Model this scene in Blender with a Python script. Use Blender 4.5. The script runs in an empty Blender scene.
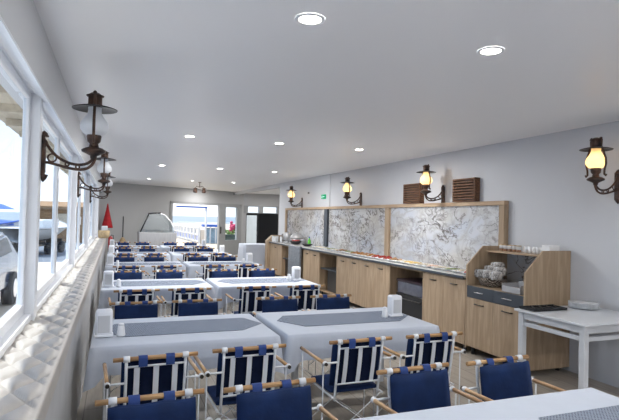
import bpy, bmesh, math, random
from mathutils import Vector, Matrix
random.seed(7)
sc = bpy.context.scene
COL = sc.collection
PI = math.pi
def R(a): return math.radians(a)

# ------------------------------------------------------------------ materials
def new_mat(name):
    m = bpy.data.materials.new(name); m.use_nodes = True
    nt = m.node_tree; nt.nodes.clear()
    out = nt.nodes.new('ShaderNodeOutputMaterial')
    return m, nt, out
def N(nt, typ, **kw):
    n = nt.nodes.new(typ)
    for k, v in kw.items():
        if k in n.inputs.keys() if isinstance(k, str) else False: n.inputs[k].default_value = v
        else: setattr(n, k, v)
    return n
def pbr(name, col, rough=.5, metal=0, spec=.5, sheen=0, noise=0, nscale=8, stretch=(1,1,1), bump=0, bscale=60, col2=None, coat=0, trans=0, bstretch=None):
    m, nt, out = new_mat(name)
    b = nt.nodes.new('ShaderNodeBsdfPrincipled')
    b.inputs['Roughness'].default_value = rough; b.inputs['Metallic'].default_value = metal
    b.inputs['Specular IOR Level'].default_value = spec
    b.inputs['Sheen Weight'].default_value = sheen
    if sheen: b.inputs['Sheen Tint'].default_value = (*[min(1,c*3+.1) for c in col],1); b.inputs['Sheen Roughness'].default_value=.4
    b.inputs['Coat Weight'].default_value = coat
    b.inputs['Transmission Weight'].default_value = trans
    b.inputs['Base Color'].default_value = (*col, 1)
    tc = nt.nodes.new('ShaderNodeTexCoord')
    if col2 or noise:
        c2 = col2 or tuple(c*(1-noise) for c in col)
        mp = nt.nodes.new('ShaderNodeMapping'); mp.inputs['Scale'].default_value = stretch
        nt.links.new(tc.outputs['Object'], mp.inputs[0])
        no = nt.nodes.new('ShaderNodeTexNoise'); no.inputs['Scale'].default_value = nscale; no.inputs['Detail'].default_value = 5
        nt.links.new(mp.outputs[0], no.inputs[0])
        rp = nt.nodes.new('ShaderNodeValToRGB')
        rp.color_ramp.elements[0].position = .32; rp.color_ramp.elements[1].position = .68
        rp.color_ramp.elements[0].color = (*c2,1); rp.color_ramp.elements[1].color = (*col,1)
        nt.links.new(no.outputs[0], rp.inputs[0]); nt.links.new(rp.outputs[0], b.inputs['Base Color'])
    if bump:
        nb = nt.nodes.new('ShaderNodeTexNoise'); nb.inputs['Scale'].default_value = bscale; nb.inputs['Detail'].default_value = 3
        src = tc.outputs['Object']
        if bstretch:
            mp2 = nt.nodes.new('ShaderNodeMapping'); mp2.inputs['Scale'].default_value = bstretch
            nt.links.new(src, mp2.inputs[0]); src = mp2.outputs[0]
        nt.links.new(src, nb.inputs[0])
        bp = nt.nodes.new('ShaderNodeBump'); bp.inputs['Strength'].default_value = bump; bp.inputs['Distance'].default_value = .01
        nt.links.new(nb.outputs[0], bp.inputs['Height']); nt.links.new(bp.outputs[0], b.inputs['Normal'])
    nt.links.new(b.outputs[0], out.inputs[0])
    return m
def emit(name, col, s):
    m, nt, out = new_mat(name); e = nt.nodes.new('ShaderNodeEmission')
    e.inputs[0].default_value = (*col,1); e.inputs[1].default_value = s
    nt.links.new(e.outputs[0], out.inputs[0]); return m
def glass(name, tint=(.93,.97,1), gl=.08, rough=.02):
    m, nt, out = new_mat(name)
    t = nt.nodes.new('ShaderNodeBsdfTransparent'); t.inputs[0].default_value = (*tint,1)
    g = nt.nodes.new('ShaderNodeBsdfGlossy'); g.inputs['Roughness'].default_value = rough
    mx = nt.nodes.new('ShaderNodeMixShader'); mx.inputs[0].default_value = gl
    nt.links.new(t.outputs[0], mx.inputs[1]); nt.links.new(g.outputs[0], mx.inputs[2]); nt.links.new(mx.outputs[0], out.inputs[0])
    return m
def wood(name, c1, c2, scale=1.0, rough=.5, axis='z', c3=None):
    """long-grained wood, grain along the axis (object space)"""
    m, nt, out = new_mat(name)
    b = nt.nodes.new('ShaderNodeBsdfPrincipled'); b.inputs['Roughness'].default_value = rough; b.inputs['Specular IOR Level'].default_value = .3
    tc = nt.nodes.new('ShaderNodeTexCoord'); mp = nt.nodes.new('ShaderNodeMapping')
    st = {'z': (9,9,.9), 'y': (9,.9,9), 'x': (.9,9,9)}[axis]
    mp.inputs['Scale'].default_value = tuple(s*scale for s in st)
    geo = nt.nodes.new('ShaderNodeNewGeometry')
    nt.links.new(tc.outputs['Object'], mp.inputs[0])
    no = nt.nodes.new('ShaderNodeTexNoise'); no.inputs['Scale'].default_value = 2.2; no.inputs['Detail'].default_value = 6; no.inputs['Distortion'].default_value = .7
    nt.links.new(mp.outputs[0], no.inputs[0])
    rp = nt.nodes.new('ShaderNodeValToRGB'); e = rp.color_ramp.elements
    e[0].position = .3; e[0].color = (*c2,1); e[1].position = .62; e[1].color = (*c1,1)
    e2 = e.new(.48); e2.color = (*(c3 or tuple((a+b_)/2*.97 for a, b_ in zip(c1,c2))),1)
    nt.links.new(no.outputs[0], rp.inputs[0]); nt.links.new(rp.outputs[0], b.inputs['Base Color'])
    nt.links.new(b.outputs[0], out.inputs[0]); return m
def marble(name, base, warm, vein):
    m, nt, out = new_mat(name)
    b = nt.nodes.new('ShaderNodeBsdfPrincipled'); b.inputs['Roughness'].default_value = .16; b.inputs['Specular IOR Level'].default_value = .45
    tc = nt.nodes.new('ShaderNodeTexCoord'); mp = nt.nodes.new('ShaderNodeMapping')
    mp.inputs['Rotation'].default_value = (R(-20),0,0); mp.inputs['Scale'].default_value = (1,.60,.85)
    nt.links.new(tc.outputs['Object'], mp.inputs[0])
    def vein_layer(scale, dist, w, seed):
        n = nt.nodes.new('ShaderNodeTexNoise'); n.noise_dimensions = '4D'; n.inputs['W'].default_value = seed
        n.inputs['Scale'].default_value = scale; n.inputs['Detail'].default_value = 6; n.inputs['Roughness'].default_value=.55; n.inputs['Distortion'].default_value = dist
        nt.links.new(mp.outputs[0], n.inputs[0])
        s = nt.nodes.new('ShaderNodeMath'); s.operation = 'SUBTRACT'; s.inputs[1].default_value = .5
        a = nt.nodes.new('ShaderNodeMath'); a.operation = 'ABSOLUTE'
        nt.links.new(n.outputs[0], s.inputs[0]); nt.links.new(s.outputs[0], a.inputs[0])
        r = nt.nodes.new('ShaderNodeMapRange'); r.inputs['From Min'].default_value = 0; r.inputs['From Max'].default_value = w
        r.inputs['To Min'].default_value = 1; r.inputs['To Max'].default_value = 0
        nt.links.new(a.outputs[0], r.inputs[0]); return r.outputs[0]
    def mask(scale, lo, hi, seed):
        n = nt.nodes.new('ShaderNodeTexNoise'); n.noise_dimensions = '4D'; n.inputs['W'].default_value = seed
        n.inputs['Scale'].default_value = scale; n.inputs['Detail'].default_value = 3
        nt.links.new(mp.outputs[0], n.inputs[0])
        r = nt.nodes.new('ShaderNodeMapRange'); r.inputs['From Min'].default_value = lo; r.inputs['From Max'].default_value = hi
        nt.links.new(n.outputs[0], r.inputs[0]); return r.outputs[0]
    def mul(a, b_):
        x = nt.nodes.new('ShaderNodeMath'); x.operation = 'MULTIPLY'; nt.links.new(a, x.inputs[0])
        if isinstance(b_, float): x.inputs[1].default_value = b_
        else: nt.links.new(b_, x.inputs[1])
        return x.outputs[0]
    def mix(f, ca, cb):
        x = nt.nodes.new('ShaderNodeMix'); x.data_type = 'RGBA'
        nt.links.new(f, x.inputs[0])
        if isinstance(ca, tuple): x.inputs[6].default_value = (*ca,1)
        else: nt.links.new(ca, x.inputs[6])
        x.inputs[7].default_value = (*cb,1); return x.outputs[2]
    c = mix(mask(1.6,.38,.66,3.), base, warm)
    c = mix(mul(mask(2.0,.42,.68,9.), .75), c, (.40,.45,.56))
    c = mix(mul(vein_layer(2.2,1.4,.075,1.), .55), c, (.36,.34,.32))
    c = mix(mul(vein_layer(2.6,1.8,.022,5.), mask(1.3,.40,.55,6.)), c, vein)
    c = mix(mul(mul(vein_layer(6.,1.5,.05,8.), mask(2.,.45,.6,2.)), .75), c, vein)
    nt.links.new(c, b.inputs['Base Color']); nt.links.new(b.outputs[0], out.inputs[0]); return m
def tile_floor(name, c1, c2, cm, w=.2, l=1.2):
    m, nt, out = new_mat(name)
    b = nt.nodes.new('ShaderNodeBsdfPrincipled'); b.inputs['Roughness'].default_value = .38; b.inputs['Specular IOR Level'].default_value=.35
    tc = nt.nodes.new('ShaderNodeTexCoord'); mp = nt.nodes.new('ShaderNodeMapping'); mp.inputs['Rotation'].default_value = (0,0,R(90))
    nt.links.new(tc.outputs['Object'], mp.inputs[0])
    br = nt.nodes.new('ShaderNodeTexBrick'); br.inputs['Scale'].default_value = 1; br.inputs['Brick Width'].default_value = l
    br.inputs['Row Height'].default_value = w; br.inputs['Mortar Size'].default_value = .004
    br.inputs['Color1'].default_value = (*c1,1); br.inputs['Color2'].default_value = (*c2,1); br.inputs['Mortar'].default_value = (*cm,1)
    nt.links.new(mp.outputs[0], br.inputs[0])
    mp2 = nt.nodes.new('ShaderNodeMapping'); mp2.inputs['Scale'].default_value = (14,1.5,1)
    nt.links.new(tc.outputs['Object'], mp2.inputs[0])
    no = nt.nodes.new('ShaderNodeTexNoise'); no.inputs['Scale'].default_value = 2; no.inputs['Detail'].default_value = 5
    nt.links.new(mp2.outputs[0], no.inputs[0])
    mx = nt.nodes.new('ShaderNodeMix'); mx.data_type = 'RGBA'; mx.blend_type = 'MULTIPLY'; mx.inputs[0].default_value = .5
    nt.links.new(br.outputs[0], mx.inputs[6]); nt.links.new(no.outputs[0], mx.inputs[7])
    nt.links.new(mx.outputs[2], b.inputs['Base Color']); nt.links.new(b.outputs[0], out.inputs[0]); return m
def weave(name, ca, cb, scale):
    m, nt, out = new_mat(name)
    b = nt.nodes.new('ShaderNodeBsdfPrincipled'); b.inputs['Roughness'].default_value = .9; b.inputs['Specular IOR Level'].default_value=.1
    tc = nt.nodes.new('ShaderNodeTexCoord'); mp = nt.nodes.new('ShaderNodeMapping'); mp.inputs['Rotation'].default_value = (0,0,R(45))
    nt.links.new(tc.outputs['Object'], mp.inputs[0])
    ch = nt.nodes.new('ShaderNodeTexWave'); ch.wave_type = 'BANDS'; ch.inputs['Scale'].default_value = scale; ch.inputs['Distortion'].default_value = 0
    ch.inputs['Detail'].default_value = 0
    br = nt.nodes.new('ShaderNodeTexBrick'); br.inputs['Scale'].default_value = scale; br.inputs['Mortar Size'].default_value = .12
    br.inputs['Brick Width'].default_value = 1.2; br.inputs['Row Height'].default_value = .45
    br.inputs['Color1'].default_value = (*ca,1); br.inputs['Color2'].default_value = (*tuple(x*1.15 for x in ca),1); br.inputs['Mortar'].default_value = (*cb,1)
    nt.links.new(mp.outputs[0], br.inputs[0])
    nt.links.new(br.outputs[0], b.inputs['Base Color']); nt.links.new(b.outputs[0], out.inputs[0]); return m
def milk(name, col, tr=.6):
    m, nt, out = new_mat(name)
    d = nt.nodes.new('ShaderNodeBsdfDiffuse'); d.inputs[0].default_value = (*col,1)
    t = nt.nodes.new('ShaderNodeBsdfTranslucent'); t.inputs[0].default_value = (*col,1)
    g = nt.nodes.new('ShaderNodeBsdfGlossy'); g.inputs['Roughness'].default_value = .08
    mx = nt.nodes.new('ShaderNodeMixShader'); mx.inputs[0].default_value = tr
    m2 = nt.nodes.new('ShaderNodeMixShader'); m2.inputs[0].default_value = .06
    nt.links.new(d.outputs[0], mx.inputs[1]); nt.links.new(t.outputs[0], mx.inputs[2])
    nt.links.new(mx.outputs[0], m2.inputs[1]); nt.links.new(g.outputs[0], m2.inputs[2]); nt.links.new(m2.outputs[0], out.inputs[0]); return m

M = {}
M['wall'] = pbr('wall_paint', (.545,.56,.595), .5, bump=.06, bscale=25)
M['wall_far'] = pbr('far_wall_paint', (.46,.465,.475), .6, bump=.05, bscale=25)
M['ceiling'] = pbr('ceiling_paint', (.90,.91,.935), .38, spec=.25, bump=.1, bscale=2.0, bstretch=(1.,6.,1))
M['header'] = pbr('header_paint', (.62,.63,.65), .6, bump=.05, bscale=30)
M['floor'] = tile_floor('floor_tiles', (.46,.41,.35), (.42,.38,.33), (.22,.20,.18))
M['pvc'] = pbr('white_frame', (.82,.84,.88), .3, noise=.05, nscale=3)
M['pvcgap'] = pbr('dark_gasket', (.05,.06,.13), .5, noise=.2)
M['glass'] = glass('window_glass', gl=.05)
M['clearglass'] = glass('clear_glass', (.9,.94,.95), .12)
M['vinyl'] = pbr('quilted_vinyl', (.47,.44,.41), .42, spec=.4, noise=.13, nscale=7, bump=.15, bscale=40)
M['skirt'] = pbr('grey_vinyl', (.50,.51,.53), .5, noise=.12, nscale=5, bump=.1, bscale=300)
M['oak'] = wood('oak_laminate', (.42,.315,.215), (.30,.215,.14), 1.0, .5)
M['oakh'] = wood('oak_laminate_long', (.47,.35,.235), (.36,.25,.165), 1.0, .5, 'y')
M['oakdark'] = wood('oak_interior', (.40,.29,.19), (.28,.195,.12), 1.0, .6)
M['marble'] = marble('veined_marble', (.58,.59,.61), (.48,.46,.42), (.12,.105,.10))
M['stone'] = pbr('grey_stone', (.19,.215,.25), .25, spec=.5, noise=.35, nscale=30)
M['stonetop'] = pbr('stone_top', (.60,.60,.58), .2, spec=.5, noise=.25, nscale=25)
M['slate'] = pbr('slate_drawer', (.055,.067,.085), .35, noise=.15)
M['chrome'] = pbr('brushed_metal', (.75,.76,.78), .25, 1, noise=.1)
M['dkmetal'] = pbr('dark_handle', (.06,.055,.05), .35, .6, noise=.2)
M['steelgrey'] = pbr('stainless_panel', (.46,.46,.47), .42, .5, noise=.15, nscale=3, stretch=(8,8,1))
M['black'] = pbr('black_plastic', (.010,.011,.014), .3, noise=.2)
M['blackm'] = pbr('black_matte', (.012,.013,.016), .7, noise=.2)
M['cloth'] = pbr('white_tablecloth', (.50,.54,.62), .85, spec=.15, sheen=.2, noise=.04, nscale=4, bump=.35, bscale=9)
M['runner'] = weave('grey_woven_runner', (.36,.40,.47), (.09,.11,.16), 42)
M['velvet'] = pbr('blue_velvet', (.005,.020,.078), .75, spec=.2, sheen=.35, noise=.35, nscale=9, bump=.4, bscale=14)
M['navy'] = pbr('navy_canvas', (.008,.014,.042), .9, spec=.1, noise=.3, nscale=12)
M['strap'] = pbr('white_strap', (.66,.69,.74), .8, noise=.08)
M['loop'] = pbr('blue_loop', (.014,.045,.19), .8, sheen=.2, noise=.25, nscale=20)
M['tube'] = pbr('white_tube', (.66,.68,.71), .3, noise=.04)
M['rod'] = wood('round_wood_rod', (.55,.34,.16), (.24,.12,.05), 2.5, .4, 'x')
M['rody'] = wood('armrest_wood', (.55,.35,.18), (.28,.15,.07), 2.5, .4, 'y')
M['cap'] = pbr('dark_cap', (.03,.025,.02), .4, noise=.3)
M['bronze'] = pbr('aged_bronze', (.12,.063,.042), .45, .5, noise=0, col2=(.025,.021,.02), nscale=14, bump=.5, bscale=60)
M['milk'] = milk('milk_glass', (.92,.94,.97), .5)
M['milkwarm'] = milk('warm_milk_glass', (.96,.87,.66), .6)
M['brim'] = pbr('brim_enamel', (.055,.05,.05), .35, .5, noise=.4, nscale=6)
M['plastic'] = pbr('white_plastic', (.78,.80,.84), .35, noise=.04)
M['plasticg'] = pbr('grey_plastic_inset', (.55,.56,.58), .4, noise=.08)
M['porcelain'] = pbr('porcelain', (.80,.82,.85), .15, noise=.03)
M['whitewood'] = pbr('white_lacquer', (.58,.60,.63), .35, noise=.05, nscale=3)
M['wicker'] = weave('grey_wicker', (.30,.26,.22), (.05,.04,.035), 40)
M['napkin'] = pbr('wrapped_napkin', (.60,.58,.56), .8, col2=(.10,.09,.09), nscale=38)
M['napkin2'] = pbr('brown_napkin', (.34,.31,.28), .8, col2=(.14,.12,.10), nscale=30)
M['straw'] = pbr('straw_weave', (.62,.47,.28), .8, col2=(.38,.27,.14), nscale=50, bump=.6, bscale=70)
M['red'] = pbr('red_cloth', (.50,.012,.02), .75, noise=.35, nscale=10)
M['redp'] = pbr('red_paint', (.45,.02,.02), .3, noise=.1)
M['louver'] = wood('dark_louver', (.20,.095,.05), (.07,.035,.02), 2., .45, 'y')
M['green'] = emit('exit_sign_green', (.02,.30,.14), .45)
M['lamp_e'] = emit('downlight_emitter', (1,.93,.8), 14)
M['white'] = pbr('white_item', (.80,.81,.83), .4, noise=.05)
M['jar'] = pbr('jar_contents', (.33,.17,.09), .4, noise=.4, nscale=20)
M['eave'] = wood('eave_boards', (.66,.58,.45), (.48,.41,.31), .6, .7, 'y')
M['fridgeglass'] = pbr('fridge_door_glass', (.68,.75,.79), .08, spec=.8, noise=.12, nscale=2)
def food(n, a, b, s=40): M[n] = pbr(n, a, .5, col2=b, nscale=s, bump=.8, bscale=60)
food('food_red', (.45,.04,.02), (.22,.02,.015)); food('food_orange', (.50,.22,.05), (.22,.10,.03)); food('food_green', (.17,.24,.06), (.35,.36,.20))
food('food_yellow', (.70,.48,.08), (.55,.40,.18)); food('food_cream', (.62,.58,.48), (.48,.40,.30)); food('food_brown', (.25,.12,.06), (.45,.28,.14)); food('food_dark', (.09,.05,.05), (.2,.13,.10)); food('food_pink', (.55,.30,.22), (.62,.50,.42))
M['asphalt'] = pbr('outdoor_asphalt', (.17,.195,.235), .9, noise=.25, nscale=1.2)
M['pave'] = pbr('outdoor_paving', (.62,.56,.49), .9, noise=.12, nscale=1.5)
M['sand'] = pbr('terrace_sand', (.55,.47,.36), .9, noise=.15, nscale=1.)
M['sea'] = pbr('sea_water', (.22,.27,.31), .4, spec=.3, noise=.25, nscale=.02)
M['bluep'] = pbr('blue_paint', (.02,.11,.50), .45, noise=.2)
M['whitep'] = pbr('white_paint', (.66,.68,.70), .5, noise=.05)
M['brownw'] = wood('hut_wood', (.36,.22,.11), (.20,.11,.05), 1., .7, 'x')
M['carp'] = pbr('car_paint', (.05,.08,.14), .2, coat=.6, noise=.1)
M['tyre'] = pbr('tyre_rubber', (.02,.02,.022), .8, noise=.3)
M['leaf'] = pbr('leaf_green', (.10,.26,.06), .6, col2=(.30,.38,.08), nscale=20)
M['pink'] = pbr('pink_petals', (.80,.08,.22), .6, noise=.2)
M['planter'] = pbr('planter_dark', (.06,.10,.09), .6, noise=.2)
M['doorframe'] = pbr('grey_aluminium', (.36,.37,.38), .45, .2, noise=.06)
M['bottle'] = pbr('green_bottle', (.10,.45,.05), .2, noise=.2)

# ------------------------------------------------------------------ mesh helpers
class MB:
    def __init__(s): s.bm = bmesh.new(); s.mi = 0
    def _f(s, f, mi, smooth=False):
        f.material_index = mi; f.smooth = smooth
    def box(s, a, b, bev=0, mi=0, rot=None, seg=1):
        x0,y0,z0 = a; x1,y1,z1 = b
        t = bmesh.new()
        bmesh.ops.create_cube(t, size=1, matrix=Matrix.Translation(((x0+x1)/2,(y0+y1)/2,(z0+z1)/2)) @ Matrix.Diagonal((abs(x1-x0),abs(y1-y0),abs(z1-z0),1)))
        if bev: bmesh.ops.bevel(t, geom=t.edges[:], offset=min(bev, .49*min(abs(x1-x0),abs(y1-y0),abs(z1-z0))), segments=seg, affect='EDGES', profile=.5)
        s.merge(t, mi, rot, bool(bev) and seg > 1)
        return s
    def merge(s, t, mi=0, mat=None, smooth=False):
        vs = {}
        for v in t.verts:
            co = v.co.copy()
            if mat: co = mat @ co
            vs[v.index] = s.bm.verts.new(co)
        t.verts.index_update()
        for f in t.faces:
            try:
                nf = s.bm.faces.new([vs[v.index] for v in f.verts]); nf.material_index = mi; nf.smooth = smooth or f.smooth
            except ValueError: pass
        t.free()
    def cyl(s, p0, p1, r0, r1=None, n=12, mi=0, caps=True, smooth=True):
        p0, p1 = Vector(p0), Vector(p1); r1 = r0 if r1 is None else r1
        d = (p1-p0).normalized(); u = d.orthogonal().normalized(); w = d.cross(u)
        A = [s.bm.verts.new(p0 + (u*math.cos(2*PI*i/n) + w*math.sin(2*PI*i/n))*r0) for i in range(n)]
        B = [s.bm.verts.new(p1 + (u*math.cos(2*PI*i/n) + w*math.sin(2*PI*i/n))*r1) for i in range(n)]
        for i in range(n): s._f(s.bm.faces.new((A[i],A[(i+1)%n],B[(i+1)%n],B[i])), mi, smooth)
        if caps: s._f(s.bm.faces.new(A[::-1]), mi); s._f(s.bm.faces.new(B), mi)
        return s
    def tube(s, pts, r, n=10, mi=0, closed=False):
        pts = [Vector(p) for p in pts]; rings = []
        m = len(pts); prev = None
        for i, p in enumerate(pts):
            if closed: d = (pts[(i+1)%m]-pts[i-1]).normalized()
            else: d = (pts[min(i+1,m-1)]-pts[max(i-1,0)]).normalized()
            u = d.orthogonal().normalized() if prev is None else (prev - d*prev.dot(d)).normalized()
            prev = u; w = d.cross(u); rr = r[i] if isinstance(r, (list,tuple)) else r
            rings.append([s.bm.verts.new(p + (u*math.cos(2*PI*k/n)+w*math.sin(2*PI*k/n))*rr) for k in range(n)])
        for i in range(m if closed else m-1):
            A, B = rings[i], rings[(i+1)%m]
            for k in range(n): s._f(s.bm.faces.new((A[k],A[(k+1)%n],B[(k+1)%n],B[k])), mi, True)
        if not closed: s._f(s.bm.faces.new(rings[0][::-1]), mi); s._f(s.bm.faces.new(rings[-1]), mi)
        return s
    def lathe(s, prof, c=(0,0,0), n=24, mi=0, caps=True):
        rings = []
        for r, z in prof:
            rings.append([s.bm.verts.new((c[0]+r*math.cos(2*PI*k/n), c[1]+r*math.sin(2*PI*k/n), c[2]+z)) for k in range(n)])
        for A, B in zip(rings, rings[1:]):
            for k in range(n): s._f(s.bm.faces.new((A[k],A[(k+1)%n],B[(k+1)%n],B[k])), mi, True)
        if caps:
            if prof[0][0] > 1e-4: s._f(s.bm.faces.new(rings[0][::-1]), mi)
            if prof[-1][0] > 1e-4: s._f(s.bm.faces.new(rings[-1]), mi)
        return s
    def ball(s, c, r, mi=0, sc_=(1,1,1), n=12):
        t = bmesh.new(); bmesh.ops.create_uvsphere(t, u_segments=n, v_segments=max(6,n//2+2), radius=r, matrix=Matrix.Translation(c) @ Matrix.Diagonal((*sc_,1)))
        s.merge(t, mi, None, True); return s
    def poly(s, pts, d, mi=0):
        """prism: polygon extruded along d"""
        d = Vector(d); A = [s.bm.verts.new(Vector(p)) for p in pts]; B = [s.bm.verts.new(Vector(p)+d) for p in pts]
        n = len(pts)
        for i in range(n): s._f(s.bm.faces.new((A[i],A[(i+1)%n],B[(i+1)%n],B[i])), mi)
        s._f(s.bm.faces.new(A[::-1]), mi); s._f(s.bm.faces.new(B), mi); return s
    def grid(s, fn, nu, nv, mi=0, smooth=True, closeu=False):
        V = [[s.bm.verts.new(fn(i/(nu if closeu else nu-1), j/(nv-1))) for j in range(nv)] for i in range(nu)]
        for i in range(nu if closeu else nu-1):
            for j in range(nv-1):
                i2 = (i+1) % nu
                s._f(s.bm.faces.new((V[i][j],V[i2][j],V[i2][j+1],V[i][j+1])), mi, smooth)
        return V
    def build(s, name, mats, parent=None, loc=None, rotz=0, recalc=True):
        if recalc: bmesh.ops.recalc_face_normals(s.bm, faces=s.bm.faces[:])
        me = bpy.data.meshes.new(name); s.bm.to_mesh(me); s.bm.free()
        for m in (mats if isinstance(mats, (list,tuple)) else [mats]): me.materials.append(m if not isinstance(m, str) else M[m])
        o = bpy.data.objects.new(name, me); COL.objects.link(o)
        if parent: o.parent = parent
        if loc: o.location = loc
        if rotz: o.rotation_euler = (0,0,rotz)
        return o
def tag(o, label, cat, group=None, kind=None):
    o['label'] = label; o['category'] = cat
    if group: o['group'] = group
    if kind: o['kind'] = kind
    return o
def empty(name, loc, label=None, cat=None, group=None, rotz=0):
    o = bpy.data.objects.new(name, None); COL.objects.link(o); o.location = loc; o.rotation_euler = (0,0,rotz); o.empty_display_size = .1
    if label: tag(o, label, cat, group)
    return o
def struct(o, label=None):
    o['kind'] = 'structure'
    if label: o['label'] = label
    return o
def copy_tree(o, parent=None):
    c = o.copy(); COL.objects.link(c); c.parent = parent
    for ch in list(o.children): copy_tree(ch, c)
    return c

# ------------------------------------------------------------------ camera
f = 506.; cx, cy = 309.5, 210.
def nrm(v): return v.normalized()
v1 = Vector((115-cx, 214-cy, f)); v2 = Vector((1629-cx, 250-cy, f))
Y = nrm(v1); X = nrm(v2 - Y*v2.dot(Y)); Z = X.cross(Y)
if Z.y > 0: Z = -Z
# rows X,Y,Z = world axes in camera frame (x right, y down, z forward)
def w(c): return Vector((X.dot(c), Y.dot(c), Z.dot(c)))
right = w(Vector((1,0,0))); down = w(Vector((0,1,0))); fwd = w(Vector((0,0,1)))
cam = bpy.data.cameras.new('camera'); co = bpy.data.objects.new('camera', cam); COL.objects.link(co)
mw = Matrix.Identity(4)
for i in range(3): mw[i][0] = right[i]; mw[i][1] = -down[i]; mw[i][2] = -fwd[i]
mw.translation = Vector((0,0,1.7)); co.matrix_world = mw
cam.sensor_width = 36; cam.sensor_fit = 'HORIZONTAL'; cam.lens = f*36/619; cam.clip_end = 4000; cam.clip_start = .05
sc.camera = co

# ------------------------------------------------------------------ room shell
CZ = 2.82
A0 = Vector((-.2,19.29,0)); DD = Vector((5.6,3.49,0)).normalized(); ND = Vector((DD.y,-DD.x,0))   # far wall line, ND points into the room
WR = Matrix(((DD.x,-ND.x,0,A0.x),(DD.y,-ND.y,0,A0.y),(0,0,1,0),(0,0,0,1)))     # local (s, outward depth, z)
OUT=[(-.75,-3.2),(9.2,-3.2),(9.2,23.53),(5.5,23.53),(5.5,23.05),(-.75,19.13)]
struct(MB().poly([(a,b,-.12) for a,b in OUT],(0,0,.12)).build('floor', 'floor'))
struct(MB().poly([(a,b,CZ) for a,b in OUT],(0,0,.12)).build('ceiling', 'ceiling'))
struct(MB().box((4.98,-3.2,0),(5.22,15.7,CZ)).build('wall_right', 'wall'))
struct(MB().box((-.75,-3.2,0),(5.22,-3.0,CZ)).build('wall_back', 'wall'))
mb = MB(); mb.box((4.98,15.7,2.70),(5.14,23.2,CZ)); struct(mb.build('trim_1', 'wall'))
# left wall: low wall, header box, end pier
mb = MB(); mb.box((-.75,-3,0),(-.52,19.35,.93)); mb.box((-.75,17.6,.93),(-.52,19.35,2.56)); struct(mb.build('wall_left', 'wall'))
mb = MB(); mb.poly([(-.435,-3,CZ),(-.435,-3,2.46),(-.56,-3,2.56),(-.75,-3,2.56),(-.75,-3,CZ)],(0,22.3,0)); struct(mb.build('wall_header', 'header'), 'grey header wall above the left windows'); 
bpy.data.objects['wall_header'].name = 'trim_2'
struct(MB().poly([(-.435,-3,2.459),(-.430,-3,2.435),(-.475,-3,2.468),(-.56,-3,2.535),(-.56,-3,2.559)],(0,22.2,0)).build('trim_3', 'pvc'))
# far wall with the door opening s 2.62..6.55 and clerestory windows
mb = MB(); t = .18
mb.box((-.6,0,0),(2.62,t,CZ), rot=WR); mb.box((2.62,0,2.26),(6.60,t,CZ), rot=WR); mb.box((6.60,0,0),(6.75,t,CZ), rot=WR)
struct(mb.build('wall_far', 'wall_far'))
mb = MB(); yb = 23.35
mb.box((5.55,yb,0),(9.2,yb+.18,1.90)); mb.box((5.55,yb,2.22),(9.2,yb+.18,CZ))
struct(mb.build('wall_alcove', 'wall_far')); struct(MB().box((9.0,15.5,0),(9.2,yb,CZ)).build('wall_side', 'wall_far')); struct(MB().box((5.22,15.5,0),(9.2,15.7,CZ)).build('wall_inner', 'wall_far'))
# clerestory windows
cw = MB()
for a, b in ((5.55,5.86),(6.38,6.60),(7.28,7.42),(8.3,8.45)): cw.box((a,yb,1.90),(b,yb+.12,2.22))
cw.box((5.55,yb-.02,1.88),(9.0,yb+.02,1.92)); cw.box((5.55,yb-.02,2.20),(9.0,yb+.02,2.24))
wcl = struct(cw.build('window_9', 'doorframe')); MB().box((5.86,yb+.06,1.92),(9,yb+.07,2.2)).build('pane','glass',wcl)
# far sliding door (open leaf pushed behind the fixed one)
mb = MB()
mb.box((2.62,-.03,0),(2.74,.12,2.26), rot=WR); mb.box((2.62,-.03,2.18),(6.60,.12,2.27), rot=WR); mb.box((6.46,-.03,0),(6.60,.12,2.27), rot=WR)
d1 = struct(mb.build('door_1', 'doorframe'))
mb = MB()
for s0,s1 in ((5.22,5.62),(6.32,6.46)): mb.box((s0,-.02,0),(s1,.08,2.18), rot=WR)
mb.box((5.62,-.02,0),(6.32,.08,.60), rot=WR); mb.box((5.62,-.02,2.12),(6.32,.08,2.18), rot=WR); mb.box((5.62,-.03,.60),(6.32,.09,.66), rot=WR)
mb.build('door_leaf', 'doorframe', d1); MB().box((5.62,.02,.66),(6.32,.03,2.12), rot=WR).build('pane','glass',d1)
MB().box((5.30,-.07,.95),(5.34,-.02,1.25),.01, rot=WR).build('door_handle','dkmetal',d1)

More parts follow.
